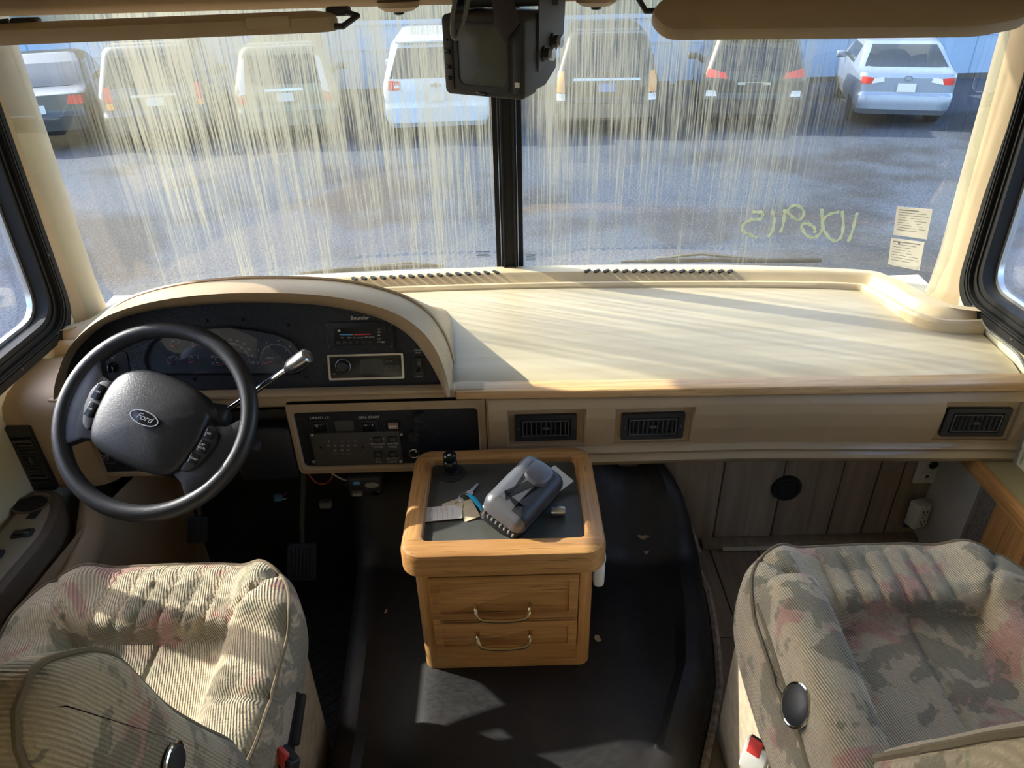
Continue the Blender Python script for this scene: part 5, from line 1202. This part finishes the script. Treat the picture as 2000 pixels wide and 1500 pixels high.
# ================================================================ passenger footwell
def ff(p, up=0): return frame(Vector(p)+Vector((0, -up, 0)), (1, 0, 0), (0, 0, 1))
GR = thing('round_grommet', 'round black plastic port in the plank wall', 'port', (0.788, 1.600, 0.311)); M = ff((0.788, 1.600, 0.311))
MB(M).lathe([(.044, 0), (.044, .006), (.040, .012), (.034, .012), (.030, .004), (.012, .003)], 32).build('flange', 'black_plastic', GR)
MB(M).lathe([(.029, .003), (.028, .008), (.010, .009)], 24).build('plug', 'black_matte', GR)
PO_ = thing('wall_outlet', 'white wall plate with a round socket and an outlet, on the plank wall', 'outlet', (1.200, 1.600, 0.301)); M = ff((1.183, 1.600, 0.366))
MB(M).prism(rrect(.066, .096, .004), 0, .006, .002).build('cover_plate', 'white_plastic', PO_)
MB(M).lathe([(.017, .005), (.017, .008), (.013, .009)], 24, Matrix.Translation((.008, .020, 0))).build('socket_ring', 'off_white', PO_); MB(M).lathe([(.013, .008), (.013, .0095), (.004, .0096)], 24, Matrix.Translation((.008, .020, 0))).build('socket_bore', 'black_matte', PO_)
MB(M).prism(rrect(.034, .020, .009, 4, .002, -.022), .004, .0075, .001).build('receptacle', 'white_plastic', PO_); MB(M).prism(ccw([(-.002, -.028), (.008, -.024), (.008, -.020), (-.002, -.016)]), .007, .0082).build('slot', 'black_matte', PO_)
WX = thing('loose_outlet', 'white double outlet hanging loose out of its hole in the plank wall', 'outlet', (1.212, 1.570, 0.149)); M = frame((1.180, 1.545, 0.233), (.95, .30, -.08), (.03, .10, 1))
MB(ff((1.193, 1.600, 0.187))).prism(rrect(.044, .085, .003), 0, .002).build('wall_hole', 'black_matte', WX)
MB(M).box((0, 0, -.018), (.046, .082, .036), bev=.004).build('case', 'white_plastic', WX)
for dy in (.017, -.017):
    fc = MB(M).prism(rrect(.036, .027, .005, 4, 0, dy), 0, .003, .001).build('face', 'white_plastic', WX)
    for dx in (-.007, .007): MB(M).box((dx, dy+.003, .003), (.0025, .008, .002)).build('slot', 'black_matte', fc)
    MB(M).lathe([(.0025, .002), (.0025, .004)], 10, Matrix.Translation((0, dy-.007, 0))).build('slot', 'black_matte', fc)
for dy in (.037, 0, -.037): MB(M).lathe([(.0025, 0), (.0025, .002), (.001, .003)], 8, Matrix.Translation((0, dy, 0))).build('screw', 'steel', WX)
# shelf beside the entry step with oak edge
SH = thing('entry_shelf', 'laminate shelf with oak edge at the right wall below the dash', 'shelf', (1.2, 1.2, .5))
MB().box((1.20, 1.0, .541), (.085, .92, .018)).build('shelf_top', 'laminate', SH)
MB().box((1.152, 1.0, .533), (.018, .92, .042), bev=.005).build('oak_edge', 'oak_y', SH)
MB().box((1.185, 1.255, .31), (.018, .13, .42), bev=.002).build('oak_upright', 'oak_z', SH)
MB().box((1.190, 1.352, .31), (.014, .060, .42)).build('carpet_strip', 'carpet', SH)
MB().box((1.212, 1.06, .31), (.012, .28, .42)).build('white_panel', 'wall_grey', SH)
MB().box((1.180, 1.25, .135), (.022, .34, .05), bev=.003).build('clear_guard', 'laminate', SH)
tag(MB().tube(spline([(1.225, 1.652, .815), (1.226, 1.615, .802), (1.228, 1.56, .800), (1.230, 1.50, .797), (1.228, 1.46, .785), (1.226, 1.42, .765), (1.222, 1.385, .735), (1.222, 1.375, .62), (1.224, 1.37, .56)], 5), .0038, 8).build('wall_cable', 'wire_grey'), 'thin grey cable running down the right wall past the dash end', 'cable')

# small map lights on the header
for x, lb in ((-.225, 'small black map light on the header left of the monitor'), (.205, 'small black map light on the header right of the monitor')):
    ml = thing('map_light', lb, 'lamp', (x, 1.735, 1.56)); M = Matrix.Translation((x, 1.750, 1.566))
    MB(M).lathe([(.012, -.014), (.030, -.012), (.044, -.004), (.046, .006)], 24).build('housing', 'header_tan', ml)
    MB(M).lathe([(.006, -.020), (.011, -.018), (.013, -.012)], 16).build('lens', 'black_gloss', ml)

# ================================================================ outside: parked cars, shed wall, trees
GZ = -1.45
def car(name, label, cx, cy, yaw, W, H, L, rear, paint_, cfg):
    """rear = list of (height, distance of the rear surface from the bumper); the car's nose points away"""
    C_ = thing(name, label, 'car', (cx, cy, GZ), 'cars parked nose to the shed'); C_.rotation_euler = (0, 0, yaw)
    def lk(mb, nm, m, par=None):
        o = mb.build(nm, m); o.parent = par or C_; return o
    fr_ = [(.25, .08), (.4, 0), (.7, .02), (.85, .12), (1.0, 1.1), (1.08, 1.25), (H-.04, 1.95), (H, 2.2)]
    def yr(z): return lerp(rear, z)
    def yf(z): return L-lerp(fr_, z)
    belt = cfg.get('belt', .98)
    def hw(z):
        w0 = W/2*(.93+.07*sm(.25, .5, z)); return w0-max(0, z-belt)*cfg.get('tumble', .30)-.05*sm(H-.10, H, z)
    def rr(z): return .16
    zs = sorted(set([.25, .33, .42, .5, .6, .66, .72, .8, .9, belt, belt+.06]+[belt+.06+(H-.05-belt-.06)*k/6 for k in range(1, 7)]+[H-.02, H]+[r[0] for r in rear if r[0] <= H]))
    rings = []
    for z in zs:
        a, b = yr(z), yf(z); o = rrect(2*hw(z), max(.4, b-a), min(rr(z), hw(z)*.6), 5, 0, (a+b)/2); rings.append([(*p, z) for p in o])
    mb = MB(); mb.grid(rings, cu=True); a, b = yr(H), yf(H); o = rrect(2*hw(H)-.12, max(.3, b-a-.12), .1, 5, 0, (a+b)/2); rings.append([(*p, H+.015) for p in o]); mb.grid([rings[-2], rings[-1]], cu=True)
    mb.add(rings[-1], [tuple(range(len(o)))]); mb.add(rings[0], [tuple(range(len(o)))[::-1]]); lk(mb, 'body', paint_)
    def ys(x, z):
        w_ = hw(z); q = min(rr(z), w_*.6); e = max(0, abs(x)-(w_-q))/q; return yr(z)+q*(1-sqrt(max(0, 1-min(1, e)**2)))
    def patch(nm, m, pts, off, nu=8, nv=5, th=.015, par=None):
        """quad patch hugging the rear: pts = four (x, z) corners"""
        rows = []
        for j in range(nv+1):
            r = []
            for i in range(nu+1):
                u, v = i/nu, j/nv; x = (pts[0][0]*(1-u)+pts[1][0]*u)*(1-v)+(pts[3][0]*(1-u)+pts[2][0]*u)*v; z = (pts[0][1]*(1-u)+pts[1][1]*u)*(1-v)+(pts[3][1]*(1-u)+pts[2][1]*u)*v
                r.append((x, ys(x, z)-off, z))
            rows.append(r)
        mb = MB(); mb.grid(rows); mb.grid([[(p[0], p[1]+th, p[2]) for p in r] for r in rows]); return lk(mb, nm, m, par)
    zb, zt = cfg['glass']; gm_ = cfg.get('gm', .10); wb, wt = hw(zb)-gm_, hw(zt)-gm_-.04
    gl = patch('rear_window', 'car_glass', [(-wb, zb), (wb, zb), (wt, zt), (-wt, zt)], .008)
    mb = MB(); mb.tube([(wb*.1, ys(0, zb+.03)-.02, zb+.03), (-wb*.5, ys(-wb*.5, zb+.06)-.02, zb+.06)], .008, 6); lk(mb, 'rear_wiper', 'black_plastic', gl) if cfg.get('wiper') else None
    for s in (-1, 1):
        if 'lamp' in cfg:
            for nm, m, q in cfg['lamp']: patch('tail_lamp' if nm == 'r' else 'lamp_lens', m, [(s*x, z) for x, z in q], .012, 4, 4, .03)
        mb = MB(); zz0, zz1 = belt+.03, H-.14; ya, yb = yr(zz1)+.35, yf(zz0)-.45; yc = yf(zz1)-.15
        rows = [[(s*(hw(zz0+(zz1-zz0)*v)+.004), (ya-(.1 if cfg.get('sedan') else 0))*(1-u)+(yb*(1-v)+yc*v)*u, zz0+(zz1-zz0)*v) for u in [k/8 for k in range(9)]] for v in [k/4 for k in range(5)]]
        mb.grid(rows); lk(mb, 'side_window', 'car_glass')
        mb = MB(); mb.box((s*(hw(1.0)+.11), L-1.75, 1.03), (.20, .10, .14), bev=.04, seg=3); lk(mb, 'mirror', paint_)
        for yy in (.85, L-.92):
            M = frame((s*(W/2-.12), yy, .33), (0, 1, 0), (0, 0, 1)); mb = MB(M); mb.lathe([(.20, -.11), (.31, -.11), (.33, -.08), (.33, .08), (.31, .11), (.20, .11)], 24); wh = lk(mb, 'wheel', 'tyre')
            mb = MB(M); mb.lathe([(.205, -.10), (.19, -.06), (.05, -.09), (.05, .09), (.19, .06), (.205, .10)], 16); lk(mb, 'rim', 'steel', wh)
    patch('bumper', cfg.get('bumper', paint_), [(-W/2+.05, .36), (W/2-.05, .36), (W/2-.05, .60), (-W/2+.05, .60)], .03, 14, 3, .06)
    if cfg.get('plate'):
        z, m = cfg['plate']; patch('licence_plate', m, [(-.16, z-.075), (.16, z-.075), (.16, z+.075), (-.16, z+.075)], .028, 2, 2, .01)
    if cfg.get('bar'): z, xx, m = cfg['bar']; patch('trim_bar', m, [(-xx, z-.02), (xx, z-.02), (xx, z+.02), (-xx, z+.02)], .022, 8, 2, .02)
    if cfg.get('badge'): z = cfg['badge']; M = frame((0, ys(0, z)-.014, z), (1, 0, 0), (0, 0, 1)); lk(MB(M).ring(ell(.075, .045, 24), ell(.055, .03, 24), -.006, .004), 'badge', 'chrome')
    if cfg.get('cross'): z = cfg['cross']; M = frame((0, ys(0, z)-.016, z), (1, 0, 0), (0, 0, 1)); mb = MB(M); mb.box((0, 0, 0), (.20, .045, .012)); mb.box((0, 0, 0), (.06, .085, .012)); lk(mb, 'badge', 'steel')
    if cfg.get('spoiler'): mb = MB(); mb.box((0, yr(H-.06)-.05, H-.045), (2*hw(H-.05)-.1, .22, .04), bev=.015); lk(mb, 'spoiler', paint_)
    return C_
SUV = lambda H: [(.25, .10), (.35, 0), (.62, 0), (.68, .05), (.98, .07), (1.06, .10), (H-.10, .34), (H-.03, .44), (H, .70)]
tall = [('r', 'tail_red', [(.72, .86), (.86, .86), (.84, 1.12), (.74, 1.14)]), ('a', 'tail_amber', [(.74, .74), (.86, .74), (.86, .85), (.74, .85)])]
CARS = [
 ('parked_car', 'dark car at the far left, half hidden by the left pillar', 95, 0, 1.80, 1.55, 4.6, [(.25, .1), (.35, 0), (.6, 0), (.66, .05), (.98, .08), (1.04, .5), (1.2, .8), (1.42, 1.3), (1.55, 1.7)], 'paint_charcoal', dict(glass=(1.08, 1.42), lamp=[('r', 'tail_red', [(.55, .80), (.84, .80), (.84, .96), (.60, .96)])], plate=(.74, 'white_print'), sedan=1)),
 ('parked_car', 'grey van second from the left with red tail lamps', 325, 0, 1.95, 1.78, 4.8, SUV(1.78), 'paint_grey', dict(glass=(1.10, 1.60), lamp=tall, plate=(.84, 'white_print'), bumper='dark_grey', wiper=1, bar=(.95, .4, 'steel'))),
 ('parked_car', 'dark sport utility car with tall pale tail lamps, left of the white one', 572, 0, 1.85, 1.72, 4.6, SUV(1.72), 'paint_olive', dict(glass=(1.08, 1.56), lamp=[('r', 'tail_clear', [(.70, .95), (.84, .90), (.72, 1.52), (.64, 1.52)]), ('a', 'tail_red', [(.72, .76), (.87, .76), (.86, .90), (.72, .93)])], plate=(.86, 'white_print'), wiper=1, bar=(.99, .35, 'chrome'))),
 ('parked_car', 'white sport utility car left of the windshield centre post', 858, 0, 2.00, 1.77, 5.1, SUV(1.77), 'paint_white', dict(glass=(1.12, 1.62), lamp=[('r', 'tail_red', [(.66, .93), (.90, .93), (.88, 1.10), (.66, 1.08)]), ('a', 'tail_clear', [(.68, .97), (.78, .97), (.78, 1.05), (.68, 1.05)])], cross=1.0, plate=(.80, 'tail_clear'), spoiler=1, bumper='paint_white')),
 ('parked_car', 'black sport utility car with a blue number plate, right of the centre post', 1181, 0, 1.95, 1.80, 4.8, SUV(1.80), 'paint_black', dict(glass=(1.10, 1.64), lamp=[('r', 'tail_amber', [(.78, .80), (.94, .80), (.92, 1.16), (.80, 1.16)]), ('a', 'tail_clear', [(.78, .66), (.94, .66), (.94, .78), (.78, .78)])], plate=(.88, 'plate_blue'), bar=(1.02, .62, 'chrome'), wiper=1, bumper='dark_grey')),
 ('parked_car', 'charcoal crossover with wide red tail lamps, next to the silver sedan', 1461, 0, 1.88, 1.70, 4.7, SUV(1.70), 'paint_charcoal', dict(glass=(1.10, 1.54), lamp=[('r', 'tail_red', [(.50, .96), (.90, .99), (.86, 1.14), (.54, 1.06)]), ('a', 'tail_clear', [(.66, .66), (.86, .66), (.86, .76), (.70, .76)])], badge=1.0, plate=(.82, 'dark_grey'), bar=(.88, .3, 'steel'), spoiler=1)),
 ('parked_car', 'silver sedan at the far right with open ground beside it', 1752, 0, 1.70, 1.47, 4.35, [(.25, .1), (.35, 0), (.58, 0), (.64, .05), (.92, .06), (.98, .10), (1.02, .38), (1.10, .62), (1.30, 1.0), (1.41, 1.3), (1.47, 1.8)], 'paint_silver', dict(glass=(1.05, 1.37), belt=.98, lamp=[('r', 'tail_red', [(.62, .80), (.80, .80), (.80, .93), (.58, .90)]), ('a', 'tail_clear', [(.40, .84), (.62, .80), (.58, .90), (.42, .92)])], badge=.90, plate=(.74, 'white_print'), sedan=1, tumble=.36, gm=.09)),
]
CX = [(-8.84, 14.22), (-6.56, 14.22), (-4.12, 14.24), (-1.28, 14.22), (1.92, 14.24), (4.69, 14.23), (7.58, 14.24)]
for (nm, lb, u, yaw, W, H, L, rear, p, cfg), (x, y) in zip(CARS, CX): car(nm, lb, x, 14.25, math.atan2(-x, 14.25)*.6, W, H, L, rear, p, cfg)

# pale metal shed behind the cars
SHD = thing('metal_shed', 'pale blue metal sided shed behind the parked cars', 'building', (0, 20, GZ))
wd = 1.1; nP = 52
for k in range(nP):
    x = -28+k*wd; o = [(x-wd/2, .0), (x-wd/2+.03, -.03), (x+wd/2-.03, -.03), (x+wd/2, .0), (x+wd/2, .04), (x-wd/2, .04)]
    MB(Matrix.Translation((0, 20, GZ))).prism(ccw(o), .12, 1.62).build('siding_panel', 'siding', SHD)
MB().box((0, 19.97, GZ+1.05), (57, .06, .05)).build('rail', 'siding', SHD)
MB().box((0, 19.96, GZ+1.66), (57, .10, .10)).build('top_rail', 'siding', SHD)
for k in range(20):
    MB().box((-27.5+k*2.9, 19.93, GZ+.85), (.13, .10, 1.6)).build('post', 'siding', SHD)
MB().box((0, 20.1, GZ+.06), (57, .3, .12)).build('base', 'dark_grey', SHD)
MB().box((0, 20.35, GZ+2.7), (57, .5, 2.0)).build('upper_wall', 'siding_dark', SHD)
MB().box((0, 20.2, GZ+3.75), (58, 1.1, .15)).build('eave', 'siding', SHD)
# trees beyond
def tree(x, y, h, r, seed, label):
    rn = random.Random(seed); T = thing('tree', label, 'tree', (x, y, GZ), 'trees beyond the shed')
    MB().tube([(x, y, GZ), (x+.1, y, GZ+h*.35), (x+.05, y, GZ+h*.6)], [.22, .16, .08], 8).build('trunk', 'bark', T)
    mb = MB()
    for k in range(700):
        a, b = rn.random()*2*pi, math.acos(2*rn.random()-1); q = r*(.55+.45*rn.random()); c = Vector((x+q*cos(a)*sin(b), y+q*sin(a)*sin(b), GZ+h*.62+q*cos(b)*1.1)); s = .22+.2*rn.random()
        M = Matrix.Translation(c) @ Euler((rn.random()*6, rn.random()*6, rn.random()*6)).to_matrix().to_4x4(); mb.add([(-s, 0, 0), (0, -s*.6, .03), (s, 0, 0), (0, s*.6, -.03)], [(0,1,2,3)], False, M)
    tag(mb.build('crown', 'foliage', T), kind='stuff')
tree(-12, 26, 8, 3.2, 1, 'tree beyond the left part of the shed'); tree(0, 27, 8.5, 3.4, 2, 'tree beyond the middle of the shed'); tree(13, 26.5, 8, 3.3, 3, 'tree beyond the right part of the shed')
